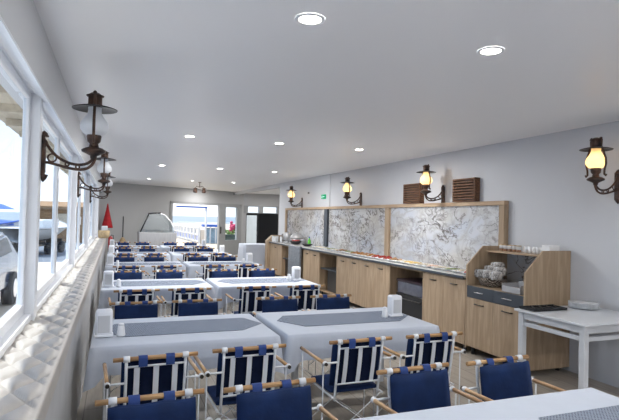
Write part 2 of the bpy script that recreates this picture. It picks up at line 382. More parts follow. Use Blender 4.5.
# left windows -------------------------------------------------------------
posts = [-1.45+.0, .55, 2.375, 4.2, 6.0, 7.8, 9.65, 11.5, 13.3, 15.1, 16.9]
posts = [-3.0,-1.2,.55,2.375,4.2,6.0,7.8,9.65,11.5,13.35,15.2,17.05]
big = [0.30, 4.0, 7.7, 11.4, 15.1]
k = 0
mb = MB()
for p in big: mb.box((-.61,p-.06,.93),(-.50,p+.06,2.56),.006)
mb.box((-.66,17.5,.93),(-.50,17.62,2.56),.006)
struct(mb.build('trim_4', 'pvc'), 'white posts between the windows')
edges = [(-3.0,.30),(.30,4.0),(4.0,7.7),(7.7,11.4),(11.4,15.1),(15.1,17.56)]
wi = 10
for a, b in edges:
    a += .06; b -= .06; n = 2 if b-a > 2.6 else 1; wdt = (b-a)/n
    fr = MB(); fr.box((-.66,a,.95),(-.52,b,1.0),.004); fr.box((-.66,a,2.52),(-.53,b,2.56),.004)
    W = struct(fr.build('window_%d' % wi, 'pvc')); wi += 1
    for i in range(n):
        s0, s1 = a+i*wdt, a+(i+1)*wdt; e = .02
        ff = MB(); g = .05
        ff.box((-.60,s0+e,1.0),(-.56,s1-e,1.0+.075),.006); ff.box((-.60,s0+e,2.52-g),(-.56,s1-e,2.52),.006)
        ff.box((-.60,s0+e,1.07),(-.56,s0+e+g,2.48),.006); ff.box((-.60,s1-e-g,1.07),(-.56,s1-e,2.48),.006)
        ff.box((-.60,s0,1.0),(-.565,s0+e,2.52),0,1); ff.box((-.60,s1-e,1.0),(-.565,s1,2.52),0,1)
        sash = ff.build('sash', ['pvc','pvcgap'], W)
        MB().box((-.584,s0+e+g-.01,1.06),(-.577,s1-e-g+.01,2.46)).build('pane','glass',sash)
        if i == 0: MB().box((-.562,s1-e-.045,1.5),(-.54,s1-e-.02,1.64),.006).build('window_handle','pvc',sash)

# ledge with quilted cushion ---------------------------------------------------
LX0, LX1, LZ = -.535, -.245, .95
def ledge_fn(nx, y0, y1):
    pts = []
    def fn(u, v):
        y = y0 + (y1-y0)*v
        # u: across the top, over the rounded edge, down the front
        if u < .72:
            x = LX0 + (LX1-.02-LX0)*(u/.72); z = LZ; fall = 1
        elif u < .82:
            a = (u-.72)/.10*PI/2; x = LX1-.02+.02*math.sin(a); z = LZ-.02+.02*math.cos(a); fall = .5
        else:
            x = LX1; z = LZ-.02-(u-.82)/.18*.08; fall = 0
        px, py = .15, .29
        a = (x+.305)/px; b = (y-2.269)/py
        d1 = abs(((a+b)+.5) % 1 - .5); d2 = abs(((a-b)+.5) % 1 - .5)
        d = min(d1,d2); puff = 1-math.exp(-d*11)
        if fall == 1: z += ((.028*puff-.014)*min(1,(.72-u)/.05) + .003*math.sin(y*17+x*23)*min(1,(.72-u)/.1))
        return Vector((x, y, z))
    return fn
mb = MB(); mb.grid(ledge_fn(0, .6, 8.), 40, 760); mb.grid(ledge_fn(0, 8., 16.9), 18, 420)
cush = mb.build('quilted_ledge_cushion', 'vinyl', recalc=False)
for p in cush.data.polygons:
    break
bm = bmesh.new(); bm.from_mesh(cush.data); bmesh.ops.remove_doubles(bm, verts=bm.verts, dist=1e-5)
up = sum((f_.normal.z for f_ in bm.faces)); 
if up < 0: bmesh.ops.reverse_faces(bm, faces=bm.faces)
bm.to_mesh(cush.data); bm.free()
tag(cush, 'white quilted vinyl cushion running along the window ledge', 'cushion')
mb = MB(); 
def skirt(u, v):
    y = .6+(16.9-.6)*v; z = .862*(1-u)
    return Vector((LX1-.004+.006*math.sin(y*9)*u+.004*math.sin(y*31)*u, y, z))
mb.grid(skirt, 5, 260); mb.box((-.515,.6,0),(-.26,16.9,.90))
sk = mb.build('ledge_bench', 'skirt', recalc=True); tag(sk, 'grey vinyl covered bench wall under the window ledge', 'bench')

# downlights and added fill lamps ------------------------------------------------------------------
dl = empty('ceiling_downlight', (0,0,CZ)); 
MB().lathe([(.085,0),(.085,-.006),(.072,-.010),(.062,-.004)],n=28,caps=False).build('trim_ring','plastic',dl); MB().lathe([(0.001,-.003),(.062,-.003)],n=24,caps=False).build('diffuser','lamp_e',dl)
def dlight(x,y,e=10):
    l=bpy.data.lights.new('downlight_and_fill_lamp','AREA'); l.shape='DISK'; l.size=.11; l.energy=e; l.color=(1,.985,.96)
    q=bpy.data.objects.new('downlight_and_fill_lamp',l); COL.objects.link(q); q.location=(x,y,CZ-.013)
for y in (-2.0,2.64,7.24,11.8,16.4):
    for x in (.95,2.27,3.6): dlight(x,y,{-2.0:14,2.64:3}.get(y,10))  # row behind the camera has no fixtures, added as unseen room fill
dlight(3.6,20.6)  # this and the alcove pair: added fill lamps without fixtures, for the dark far end
dlight(6.9,18.); dlight(6.9,21.5)
first = True; rows = [(2.64,'nearest'),(7.24,'second'),(11.8,'third'),(16.4,'farthest')]; cols = [(.95,'on the window side'),(2.27,'in the middle'),(3.6,'on the counter side')]
for y, rn in rows:
    for x, cn in cols:
        if y<3: x={.95:.99,2.27:2.25}.get(x,x)
        if y < 3 and x > 3: continue
        o = dl if first else copy_tree(dl); first = False
        o.location = (x,y,CZ-.001)
        tag(o, 'round recessed downlight in the white ceiling, %s row, %s' % (rn, cn), 'ceiling light', 'recessed ceiling downlights')

# ------------------------------------------------------------------ oil-lantern wall lamps
def make_lamp(lit):
    """origin at the wall plate centre, arm along +x"""
    r = empty('lantern_wall_lamp', (0,0,0)); L = .34
    m = MB(); m.box((0,-.042,-.15),(.022,.042,.15),.006); m.lathe([(.001,-.19),(.022,-.165),(.032,-.14),(.03,-.135)],(.012,0,0),12); m.lathe([(.03,.135),(.032,.14),(.02,.165),(.001,.18)],(.012,0,0),12)
    m.box((.016,-.02,-.12),(.026,.02,.12),.004)
    m.build('wall_plate','bronze',r)
    def bez(p0,p1,p2,p3,n=16):
        out=[]
        for i in range(n+1):
            q=i/n; out.append(tuple((1-q)**3*a+3*(1-q)**2*q*b+3*(1-q)*q*q*c+q**3*d for a,b,c,d in zip(p0,p1,p2,p3)))
        return out
    m = MB()
    m.tube(bez((.02,0,.11),(.08,0,-.06),(.30,0,-.10),(L,0,.01)), .0105, 8)
    m.tube(bez((.02,0,-.045),(.12,0,-.05),(.31,0,-.16),(L+.012,0,-.0)), .0105, 8)
    m.ball((L,0,.0),.018)
    m.build('bracket_arm','bronze',r)
    for x,z,q in ((.066,-.012,.028),(.165,-.052,.0125),(.235,-.068,.0125)):
        m = MB(); m.tube([(x+q*math.cos(a*PI/8),0,z+q*math.sin(a*PI/8)) for a in range(16)], .006, 6, closed=True); m.build('scroll_ring','bronze',r)
    m = MB(); m.lathe([(.001,-.005),(.022,0),(.024,.02),(.055,.035),(.082,.048),(.085,.062),(.06,.078),(.035,.085),(.03,.11),(.045,.125),(.05,.15),(.052,.165),(.045,.178),(.001,.18)],(L,0,.0),20)
    m.build('oil_font','bronze',r)
    m = MB(); m.lathe([(.052,.172),(.078,.188),(.096,.215),(.099,.243),(.088,.275),(.066,.305),(.050,.332),(.046,.358),(.047,.378)],(L,0,0),24,caps=False)
    m.build('glass_chimney','milkwarm' if lit else 'milk',r)
    m = MB(); m.lathe([(.156,.364),(.157,.368),(.12,.380),(.06,.392),(.036,.396),(.036,.388),(.06,.384),(.12,.372),(.154,.362)],(L,0,0),32,caps=False)
    m.build('brim','brim',r)
    m = MB(); m.lathe([(.05,.392),(.053,.40),(.048,.405),(.048,.455),(.060,.460),(.062,.468),(.045,.474),(.032,.485),(.02,.49),(.001,.492)],(L,0,0),16)
    for a in range(6):
        m.box((-.005,.040,.405),(.005,.050,.46),.002, rot=Matrix.Translation((L,0,0)) @ Matrix.Rotation(a*PI/3,4,'Z'))
    m.build('crown','bronze',r)
    for s in (-1,1):
        m = MB(); m.tube([(L,s*.040,.48),(L,s*.060,.475),(L,s*.062,.44),(L,s*.060,.40),(L,s*.085,.34),(L,s*.112,.27),(L,s*.116,.21),(L,s*.100,.15),(L,s*.098,.105),(L,s*.115,.09),(L,s*.122,.105)], .0105, 8)
        m.ball((L,s*.056,.48),.014); m.build('side_rod','bronze',r)
    return r
unl = make_lamp(False)
for i,(y,n) in enumerate(((4.06,'nearest'),(7.76,'middle'),(11.46,'farthest'))):
    o = unl if i == 0 else copy_tree(unl)
    o.location = (-.50, y, 2.105); tag(o, 'unlit bronze lantern lamp on white window post, %s of the three by the windows' % n, 'wall lamp', 'unlit lanterns on the window posts')
lit = make_lamp(True)
for i,(y,n) in enumerate(((3.83,'by right edge of wall, nearest camera'),(6.9,'second along, between the wooden vents'),(9.85,'third along the wall above the marble panels'),(13.55,'farthest, at wall corner near fridge'))):
    o = lit if i == 0 else copy_tree(lit)
    o.location = (4.98, y, 2.12); o.rotation_euler = (0,0,PI)
    tag(o, 'lit bronze lantern wall lamp, '+n, 'wall lamp', 'lit lanterns on the right wall')
    pl = bpy.data.lights.new('lantern_flame','POINT'); pl.energy = .28; pl.color = (1,.66,.30); pl.shadow_soft_size = .03
    lo = bpy.data.objects.new('lantern_flame', pl); COL.objects.link(lo); lo.location = (4.98-.34, y, 2.12+.245)

# hanging lantern pair at the far end
r = empty('hanging_lantern_pair', (2.6,17.0,CZ), 'small dark hanging fixture with twin lanterns near far wall', 'ceiling lamp')
m = MB(); m.cyl((0,0,0),(0,0,-.16),.01,n=8); m.cyl((0,0,0),(0,0,-.015),.05,n=12); m.tube([(-.16,0,-.20),(-.1,0,-.13),(0,0,-.16),(.1,0,-.13),(.16,0,-.20)],.009,6); m.build('stem','bronze',r)
for s in (-1,1):
    m = MB(); m.lathe([(.001,-.36),(.06,-.35),(.07,-.30),(.05,-.22),(.08,-.21),(.03,-.19),(.001,-.18)],(s*.14,0,0),12); m.build('lantern','bronze',r)

# louvre vents + exit sign -----------------------------------------------------
def vent(y0,y1,label):
    r = empty('louvre_vent', (4.98,(y0+y1)/2,2.01), label,'wall vent','wooden louvre boxes above the panels')
    h=.35; w2=(y1-y0)/2
    m = MB(); m.box((-.02,-w2,0),(-.001,w2,h)); m.build('back_board','louver',r)
    m = MB()
    for a,b in (((-.10,-w2,0),(-.02,-w2+.025,h)),((-.10,w2-.025,0),(-.02,w2,h)),((-.10,-w2,h-.025),(-.02,w2,h)),((-.10,-w2,0),(-.02,w2,.02))): m.box(a,b,.003)
    m.build('frame','louver',r)
    for k in range(7):
        z=.045+k*.042; m=MB(); m.box((-.105,-w2+.02,-.012),(-.03,w2-.02,.012),.003, rot=Matrix.Translation((0,0,z)) @ Matrix.Rotation(.0,4,'Y')); m.build('slat','louver',r)
vent(6.02,6.54,'dark wooden louvre vent box beside white wall, nearer camera'); vent(7.45,7.98,'dark wooden louvre vent box behind second lit lantern')
r = empty('exit_sign', (4.978,11.95,2.27), 'small green emergency exit sign on the right wall', 'sign')
MB().box((-.02,-.14,-.055),(0,.14,.055),.004).build('sign_panel','green',r)
m = MB(); m.poly([(-.0215,.02,-.008),(-.0215,.02,.008),(-.0215,-.03,.008),(-.0215,-.03,.024),(-.0215,-.07,0),(-.0215,-.03,-.024),(-.0215,-.03,-.008)],(.002,0,0)); m.ball((-.021,.075,.025),.011,sc_=(.2,1,1)); m.tube([(-.021,.07,.012),(-.021,.08,-.01),(-.021,.10,-.035)],.005,6); m.tube([(-.021,.078,-.01),(-.021,.055,-.035)],.005,6); m.tube([(-.021,.045,.008),(-.021,.07,.012),(-.021,.095,0)],.004,6)
m.build('pictogram','white',r)
struct(MB().box((4.965,11.55,2.0),(4.98,11.60,2.82)).build('trim_5','wall'), 'wall seam strip')
tag(MB().box((4.955,13.0,2.385),(4.98,13.08,2.43),.006).build('sensor_box','dkmetal'), 'tiny dark sensor on right wall near far lantern', 'sensor')

# ------------------------------------------------------------------ marble splashback with oak frame
r = empty('marble_splashback', (4.93,10.1,1.0), 'long oak framed white veined marble panel on right wall', 'wall panel')
X0=4.915; 
def lb(mb,a,b,**k): return mb.box((a[0]-4.93,a[1]-10.1,a[2]-1.0),(b[0]-4.93,b[1]-10.1,b[2]-1.0),**k)
m=MB(); lb(m,(X0-.02,5.43,1.945),(4.978,14.85,2.005),bev=.004); m.build('top_rail','oakh',r)
for y0,y1,mt in ((5.43,5.53,'oak'),(8.50,8.66,'oak'),(11.50,11.70,'slate'),(14.72,14.85,'oak')):
    m=MB(); lb(m,(X0-(.03 if mt=='slate' else .02),y0,1.02),(4.978,y1,1.945),bev=.003); q=m.build('upright',mt,r)
    if mt=='slate': q['label']='dark grey upright'
for y0,y1 in ((5.53,8.50),(8.66,11.50),(11.70,14.72)):
    m=MB(); lb(m,(X0+.02,y0,1.0),(4.975,y1,1.945)); m.build('marble_panel','marble',r)

# ------------------------------------------------------------------ counter and cabinets
CT = 1.0; FX = 4.30
m = MB(); m.box((4.27,5.46,.972),(4.93,14.38,1.0),.004); m.box((4.262,5.46,.962),(4.285,14.38,.997),.003,1)
# raised slate band along the front edge
tag(m.build('stone_worktop',['stonetop','slate']), 'long grey stone worktop with dark edge on oak cabinets', 'worktop')
def cabinet(name, y0, y1, doors, label, niche=False, shelf=None, z1=.955, group='oak base cabinets under the stone worktop'):
    r = empty(name, (FX+.3,(y0+y1)/2,0), label, 'cabinet', group); ym=(y0+y1)/2; ox=FX+.3
    L=lambda x,y,z:(x-ox,y-ym,z)
    m=MB(); t=.018
    m.box(L(FX+.02,y0,.1),L(4.90,y0+t,z1)); m.box(L(FX+.02,y1-t,.1),L(4.90,y1,z1)); m.box(L(FX+.02,y0,.1),L(4.90,y1,.12)); m.box(L(4.88,y0,.1),L(4.90,y1,z1)); m.box(L(FX+.02,y0,z1-.02),L(4.9,y1,z1))
    m.build('carcass','oakdark' if niche else 'oak',r)
    for yy in (y0+.07,y1-.07):
        for xx in (FX+.07,4.83):
            m=MB(); m.cyl(L(xx,yy,0),L(xx,yy,.1),.022,n=10); m.cyl(L(xx,yy,0),L(xx,yy,.015),.03,n=10); m.build('foot','black',r)
    if doors:
        w_=(y1-y0)/doors
        for i in range(doors):
            a,b=y0+i*w_+.0025,y0+(i+1)*w_-.0025
            m=MB(); m.box(L(FX,a,.102),L(FX+.018,b,z1-.01),.002); d=m.build('door','oak',r)
            m=MB(); c=(a+b)/2; m.tube([L(FX,c-.065,z1-.09),L(FX-.022,c-.055,z1-.09),L(FX-.022,c+.055,z1-.09),L(FX,c+.065,z1-.09)],.0095,8); m.build('handle','dkmetal',d)
    else:
        m=MB(); m.box(L(FX,y0,.102),L(FX+.02,y0+.03,z1)); m.box(L(FX,y1-.03,.102),L(FX+.02,y1,z1)); m.build('edge_trim','oak',r)
    if shelf:
        m=MB(); m.box(L(FX+.04,y0+t,shelf-.012),L(4.86,y1-t,shelf+.012)); m.build('shelf','slate',r)
    return r
cabinet('base_cabinet',5.45,6.395,2,'two door oak base cabinet beside the serving station')
cabinet('open_cabinet',6.40,7.43,0,'open oak cabinet bay holding crates, nearest camera',True)
cabinet('base_cabinet',7.44,9.53,4,'wide four door oak base cabinet at counter middle')
cabinet('open_cabinet',9.535,10.53,0,'open oak cabinet bay with dark shelf, mid counter',True,.60)
cabinet('base_cabinet',10.535,11.54,2,'two door oak base cabinet right of the grey stone slab')
cabinet('open_cabinet',12.62,13.28,0,'open oak cabinet bay with dark shelf, at far end',True,.60)
cabinet('base_cabinet',13.285,14.38,1,'single door oak base cabinet at the far end')
tag(MB().box((4.21,11.56,0),(4.26,12.42,1.02),.006).build('stone_end_slab','stone'), 'upright dark grey stone slab in front of far counter bay', 'stone slab')
m = MB(); m.poly([(4.22,14.40,0),(4.22,14.40,1.02),(4.40,14.40,1.18),(4.9,14.40,1.18),(4.9,14.40,0)],(0,.22,0)); tag(m.build('oak_end_panel','oak'), 'oak end panel closing the far end of counter', 'panel')

# things in the bays
r = empty('black_oven', (4.62,6.9,.125), 'black box oven in the open bay under the worktop', 'oven')
MB().box((-.24,-.42,0),(.22,.42,.40),.01).build('body','black',r); MB().box((-.248,-.38,.06),(-.24,.25,.36),.004).build('door','blackm',r); MB().tube([(-.245,-.34,.33),(-.275,-.34,.33),(-.275,.2,.33),(-.245,.2,.33)],.008,8).build('handle','dkmetal',r)
r = empty('plastic_crate', (4.60,6.88,.527), 'clear grey plastic crate on top of the black oven', 'crate')
MB().box((-.22,-.36,0),(.22,.40,.19),.012,seg=2).build('box',pbr('crate_plastic',(.12,.13,.17),.25,noise=.3,nscale=9),r); MB().box((-.235,-.38,.19),(.235,.42,.225),.01).build('lid',pbr('crate_lid',(.035,.02,.03),.4,noise=.3),r)
for yy,nm in ((9.98,'mid counter'),(12.95,'far end')):
    tag(MB().box((4.40,yy-.20,.125),(4.84,yy+.28,.575),.008).build('storage_box','black'), 'black storage box under the shelf of %s bay' % nm, 'box')

# serving station --------------------------------------------------------------
r = empty('serving_station', (4.64,4.93,0), 'oak serving station with grey drawers, sloped sides and shelf', 'cabinet')
L=lambda x,y,z:(x-4.64,y-4.93,z)
for y0 in (4.42,5.42):
    m=MB(); m.poly([L(FX,y0,.05 if y0<5 else .08),L(FX,y0,1.145),L(4.555,y0,1.395),L(4.975,y0,1.395),L(4.975,y0,.05 if y0<5 else .08)],(0,.022,0)); m.build('side_panel','oak',r)
m=MB(); m.box(L(FX+.02,4.442,.10),L(4.97,5.42,.12)); m.box(L(4.955,4.442,.12),L(4.975,5.42,.885)); m.box(L(FX+.02,4.442,.865),L(4.97,5.42,.885)); m.build('carcass','oak',r)
m=MB(); m.box(L(4.955,4.442,.885),L(4.975,5.42,1.33)); m.build('back_panel','marble',r)
m=MB(); m.box(L(4.60,4.442,1.318),L(4.955,5.42,1.338),.002); m.build('shelf','oakh',r)
for i in range(2):
    a=4.446+i*.487; b=a+.484
    m=MB(); m.box(L(FX,a,.735),L(FX+.02,b,.885),.002); d=m.build('drawer','slate',r); c=(a+b)/2
    m=MB(); m.tube([L(FX,c-.08,.815),L(FX-.022,c-.07,.815),L(FX-.022,c+.07,.815),L(FX,c+.08,.815)],.006,8); m.build('handle','chrome',d)
    m=MB(); m.box(L(FX,a,.112),L(FX+.02,b,.73),.002); d=m.build('door','oak',r)
    m=MB(); m.tube([L(FX,c-.08,.665),L(FX-.024,c-.07,.665),L(FX-.024,c+.07,.665),L(FX,c+.08,.665)],.007,8); m.build('handle','dkmetal',d)
for yy in (4.5,5.36):
    for xx in (FX+.07,4.88): m=MB(); m.cyl(L(xx,yy,0),L(xx,yy,.10),.024,n=10); m.build('foot','black',r)
# basket of wrapped cutlery
SZ=.886
r = empty('wicker_basket', (4.55,5.24,SZ), 'grey wicker basket on the station, left compartment', 'basket')
m=MB(); m.lathe([(.10,0),(.125,.01),(.15,.06),(.165,.11),(.16,.115),(.14,.06),(.11,.015),(.001,.012)],n=24); bk=m.build('basket_body','wicker',r); bk.scale=(1,1.25,1)
k=0
spots=[(4.50,5.02,.10,'patterned'),(4.50,5.17,.105,'patterned'),(4.50,5.30,.10,'patterned'),(4.60,5.06,.15,'patterned'),(4.60,5.22,.155,'patterned'),(4.63,5.14,.205,'patterned')]
names=['front row, right','front row, middle','front row, left','second row, right','second row, left','on top of the pile']
for (x,y,z,_),nm in zip(spots,names):
    m=MB(); m.box((-.06,-.085,-.0),(.06,.085,.105),.028,seg=3); m.box((-.061,-.012,-.001),(.061,.012,.106),.026,seg=2,mi=1); o=m.build('rolled_napkin',['napkin','strap'],loc=(x-.02,y+.07,SZ+z),rotz=random.uniform(-.3,.3)); tag(o,'black and white patterned napkin roll in wicker basket, '+nm,'napkin','napkin rolls in the basket')
for i,(y,z) in enumerate(((4.88,0),(4.78,0),(4.84,.115))):
    m=MB(); m.box((-.075,-.055,0),(.075,.055,.11),.03,seg=3); o=m.build('folded_cloth','napkin2',loc=(4.80,y,SZ+z),rotz=.2*i); tag(o,'brown grey folded cloth bundle at back of station, '+('left below','right below','on top')[i],'cloth','cloth bundles behind the basket')
r = empty('clear_tray_box', (4.47,4.68,SZ), 'clear plastic box of pale sachets on the station', 'box')
m=MB()
for a,b in (((-.13,-.15,0),(.13,.15,.006)),((-.13,-.15,0),(-.125,.15,.075)),((.125,-.15,0),(.13,.15,.12)),((-.13,-.15,0),(.13,-.145,.10)),((-.13,.145,0),(.13,.15,.10))): m.box(a,b)
m.build('box_body',pbr('frosted_box',(.42,.43,.45),.2,noise=.1),r)
for i in range(7):
    m=MB(); m.box((-.035,-.10,0),(.035,.10,.012),.004); o=m.build('paper_sachet','food_pink' if i%3==0 else 'food_cream',loc=(4.42+.085*(i%2),4.68,SZ+.009+.0125*(i//2)),rotz=0); tag(o,'pale paper sachet stacked in the clear plastic box','sachet','sachets in the plastic box')
# shelf: jars, glasses, white box
for i in range(5):
    r = empty('spice_jar', (4.78,5.33-.075*i,1.339), 'small lidded jar on shelf, '+['farthest left','second from left','third from left','fourth from left','fifth, next to white packs'][i], 'jar','jars on the station shelf')
    m=MB(); m.lathe([(.028,0),(.03,.005),(.03,.03),(.001,.03)],n=14); m.build('contents','jar',r)
    m=MB(); m.lathe([(.031,.031),(.031,.07),(.031,.072)],n=14); m.build('jar_body','white',r); m=MB(); m.lathe([(.032,.072),(.032,.082),(.001,.083)],n=14); m.build('lid','straw',r)
for i in range(5):
    m=MB(); m.lathe([(.022,0),(.029,.08),(.027,.08),(.021,.004),(.001,.004)],n=14); o=m.build('paper_cup','white',loc=(4.80,4.92-.062*i,1.339)); tag(o,'white paper cup in row on shelf, '+['farthest left','second from left','middle one','fourth from left','beside white carton'][i],'cup','white cups on the station shelf')
tag(MB().box((4.70,4.47,1.34),(4.86,4.585,1.455),.004).build('white_carton','white'),'white cubic carton at the near end of shelf','box')

# trays of food on the worktop ---------------------------------------------------
def tray(y, mat, w_=.14, label='', heap=.035, x=4.56, l=.27):
    r = empty('serving_dish', (x,y,1.0005), 'white oblong serving dish, '+label, 'dish','serving dishes on the stone worktop')
    m=MB(); 
    def ring(sx,sy,z): return [Vector((sx*math.copysign(abs(math.cos(a))**.5,math.cos(a)), sy*math.copysign(abs(math.sin(a))**.5,math.sin(a)), z)) for a in [2*PI*k/24 for k in range(24)]]
    prof=[(.70,.0),(.74,.004),(1.0,.022),(1.0,.026),(.95,.024),(.72,.010)]
    rg=[[m.bm.verts.new(v) for v in ring(l/2*q,w_/2*q if q<2 else 0,z)] for q,z in prof]
    for A,B in zip(rg,rg[1:]):
        for k_ in range(24): m._f(m.bm.faces.new((A[k_],A[(k_+1)%24],B[(k_+1)%24],B[k_])),0,True)
    m._f(m.bm.faces.new(rg[0][::-1]),0); m._f(m.bm.faces.new(rg[-1]),0)
    m.build('dish_body','porcelain',r)
    m=MB(); rnd=random.Random(int(y*100))
    for k_ in range(26):
        a=rnd.uniform(0,2*PI); q=rnd.uniform(0,.75); px_,py_=l/2*q*math.cos(a),w_/2*q*math.sin(a); s_=rnd.uniform(.014,.026)
        m.ball((px_,py_,.014+heap*(1-q)*rnd.uniform(.5,1)),s_,sc_=(1,1,.6),n=7)
    o=m.build('food_heap',mat,loc=(x,y,1.0005)); tag(o,'heap of %s in white serving dish, %s' % (mat.replace('food_','').replace('dark','dark red')+' food', label),'food','food heaps on the worktop','stuff')
seq=[(5.62,'food_red'),(5.84,'food_cream'),(6.07,'food_green'),(6.30,'food_cream'),(6.54,'food_pink'),(6.78,'food_cream'),(7.00,'food_yellow'),(7.20,'food_yellow'),(7.42,'food_cream'),(7.64,'food_brown'),(7.86,'food_red'),(8.06,'food_red'),(8.27,'food_red'),(8.50,'food_orange'),(8.72,'food_brown'),(8.94,'food_orange'),(9.16,'food_orange'),(9.42,'food_green'),(9.68,'food_green'),(9.95,'food_brown'),(10.25,'food_cream'),(10.6,'food_green'),(10.95,'food_cream'),(11.3,'food_cream')]
ords=['beside the serving station']+['number %s along from the station'%n for n in 'two three four five six seven eight nine ten eleven twelve thirteen fourteen fifteen sixteen seventeen eighteen nineteen twenty twenty-one twenty-two twenty-three twenty-four'.split()]
for (y,mt),od in zip(seq,ords):
    tray(y,mt,.19,od,.05 if mt in('food_orange','food_red','food_brown') else .02, x=4.55 if y<9.3 else 4.6, l=.34)
# far-end counter items
def bowl(name,x,y,r_,h,mat,label,cat): 
    m=MB(); m.lathe([(r_*.4,0),(r_*.75,h*.35),(r_,h),(r_*.96,h),(r_*.7,h*.4),(.001,h*.2)],n=20); tag(m.build(name,mat,loc=(x,y,1.0005)),label,cat)
bowl('serving_bowl',4.52,12.75,.17,.10,'black','black round serving bowl on far counter under red food','bowl')
m=MB(); rnd=random.Random(3)
for k_ in range(20): a=rnd.uniform(0,6.28); q=rnd.uniform(0,.10); m.ball((q*math.cos(a),q*math.sin(a),.08+rnd.uniform(0,.03)),.03,sc_=(1,1,.7),n=8)
tag(m.build('tomato_heap','food_red',loc=(4.52,12.75,1.0005)),'heap of red tomatoes in the black bowl','food',None,'stuff')
bowl('serving_bowl',4.55,11.95,.14,.06,'blackm','shallow dark bowl on counter above stone slab','bowl')
r=empty('green_bottle',(4.72,12.25,1.0005),'bright green squeeze bottle against marble panel','bottle')
MB().lathe([(.035,0),(.04,.01),(.04,.13),(.015,.17),(.012,.2),(.001,.2)],n=14).build('bottle_body','bottle',r); MB().lathe([(.014,.2),(.014,.23),(.001,.235)],n=12).build('cap','bluep',r)
r=empty('drink_dispenser',(4.55,13.55,1.0005),'chrome and glass dispenser on the far counter','dispenser')
MB().lathe([(.12,0),(.12,.04),(.05,.06),(.001,.06)],n=18).build('base','chrome',r); MB().lathe([(.05,.06),(.11,.08),(.11,.27),(.06,.30),(.001,.31)],n=18).build('vessel','steelgrey',r); MB().tube([(-.1,0,.10),(-.15,0,.10),(-.15,0,.06)],.01,8).build('tap','chrome',r)
r=empty('chafing_dish',(4.66,13.05,1.0005),'steel chafing dish with domed lid beside dispenser','dish')
MB().box((-.16,-.2,.05),(.16,.2,.14),.02,seg=2).build('pan','chrome',r); 
m=MB(); m.lathe([(.2,.14),(.19,.20),(.12,.27),(.03,.30),(.03,.32),(.001,.325)],n=20); m.build('lid','steelgrey',r)
for sx in(-.13,.13):
    for sy in(-.16,.16): m=MB(); m.cyl((sx,sy,0),(sx,sy,.06),.01,n=8); m.build('leg','chrome',r)
for i,(x,y,h) in enumerate(((4.36,14.05,.14),(4.46,14.2,.14),(4.36,14.28,.14),(4.5,13.95,.14))):
    m=MB()
    for q in range(4): m.lathe([(.028,q*.035),(.042,q*.035+.055),(.040,q*.035+.055),(.02,q*.035+.006),(.001,q*.035+.006)],n=14)
    m2=m.build('cup_stack','porcelain',loc=(x,y,1.0005)); tag(m2,'stack of white cups on far counter, '+['frontmost','near the wall side','by oak end panel','beside dispenser'][i],'cup stack','white cup stacks at the far end')
r=empty('toaster',(4.72,14.1,1.0005),'black and steel toaster behind the white cup stacks','toaster')
MB().box((-.12,-.17,.01),(.12,.17,.24),.03,seg=3).build('body','black',r); MB().box((-.125,-.12,.05),(-.118,.12,.18),.003).build('front_plate','chrome',r)

# white side table ---------------------------------------------------------------
r = empty('side_table', (4.42,3.77,0), 'white wooden side table with lower rail against the right wall', 'table')
tx0,tx1,ty0,ty1=3.93-4.42,4.92-4.42,3.33-3.77,4.19-3.77
MB().box((tx0,ty0,.788),(tx1,ty1,.812),.005).build('tabletop','whitewood',r)
for xx in (tx0+.03,tx1-.09):
    for yy in (ty0+.03,ty1-.09): MB().box((xx,yy,0),(xx+.06,yy+.06,.79),.004).build('leg','whitewood',r)
for z0,z1 in ((.715,.788),(.645,.685)):
    for yy in (ty0+.045,ty1-.075): MB().box((tx0+.09,yy,z0),(tx1-.09,yy+.03,z1),.003).build('rail','whitewood',r)
    for xx in (tx0+.045,tx1-.075): MB().box((xx,ty0+.09,z0),(xx+.03,ty1-.09,z1),.003).build('rail','whitewood',r)
TT=.813
r = empty('black_tray', (4.20,4.05,TT), 'black tray with dark utensils on the white side table', 'tray')
m=MB(); m.box((-.23,-.10,0),(.21,.11,.012),.005); m.box((-.23,-.10,.01),(-.22,.11,.026)); m.box((.20,-.10,.01),(.21,.11,.026)); m.box((-.23,-.10,.01),(.21,-.09,.026)); m.box((-.23,.10,.01),(.21,.11,.026)); m.build('tray_body','blackm',r)
for i in range(4):
    m=MB(); x=-.16+.10*i; m.cyl((x,-.07,.02),(x+.05,.06,.024),.006,n=8); m.ball((x+.055,.075,.026),.018,sc_=(1,1.3,.4),n=8); tag(m.build('serving_spoon','black',loc=(4.20,4.05,TT)),'black serving spoon lying in the black tray','spoon','spoons in the black tray')
for i in range(7):
    m=MB(); m.lathe([(.06,0),(.09,.004),(.145,.016),(.147,.019),(.09,.009),(.001,.006)],n=32); tag(m.build('dinner_plate','porcelain',loc=(4.68,3.99,TT+.0085*i)),'white dinner plate stacked on side table, %s' % ['bottom of stack','second from bottom','third from bottom','middle of stack','third from top','second from top','topmost'][i],'plate','stacked plates on the side table')

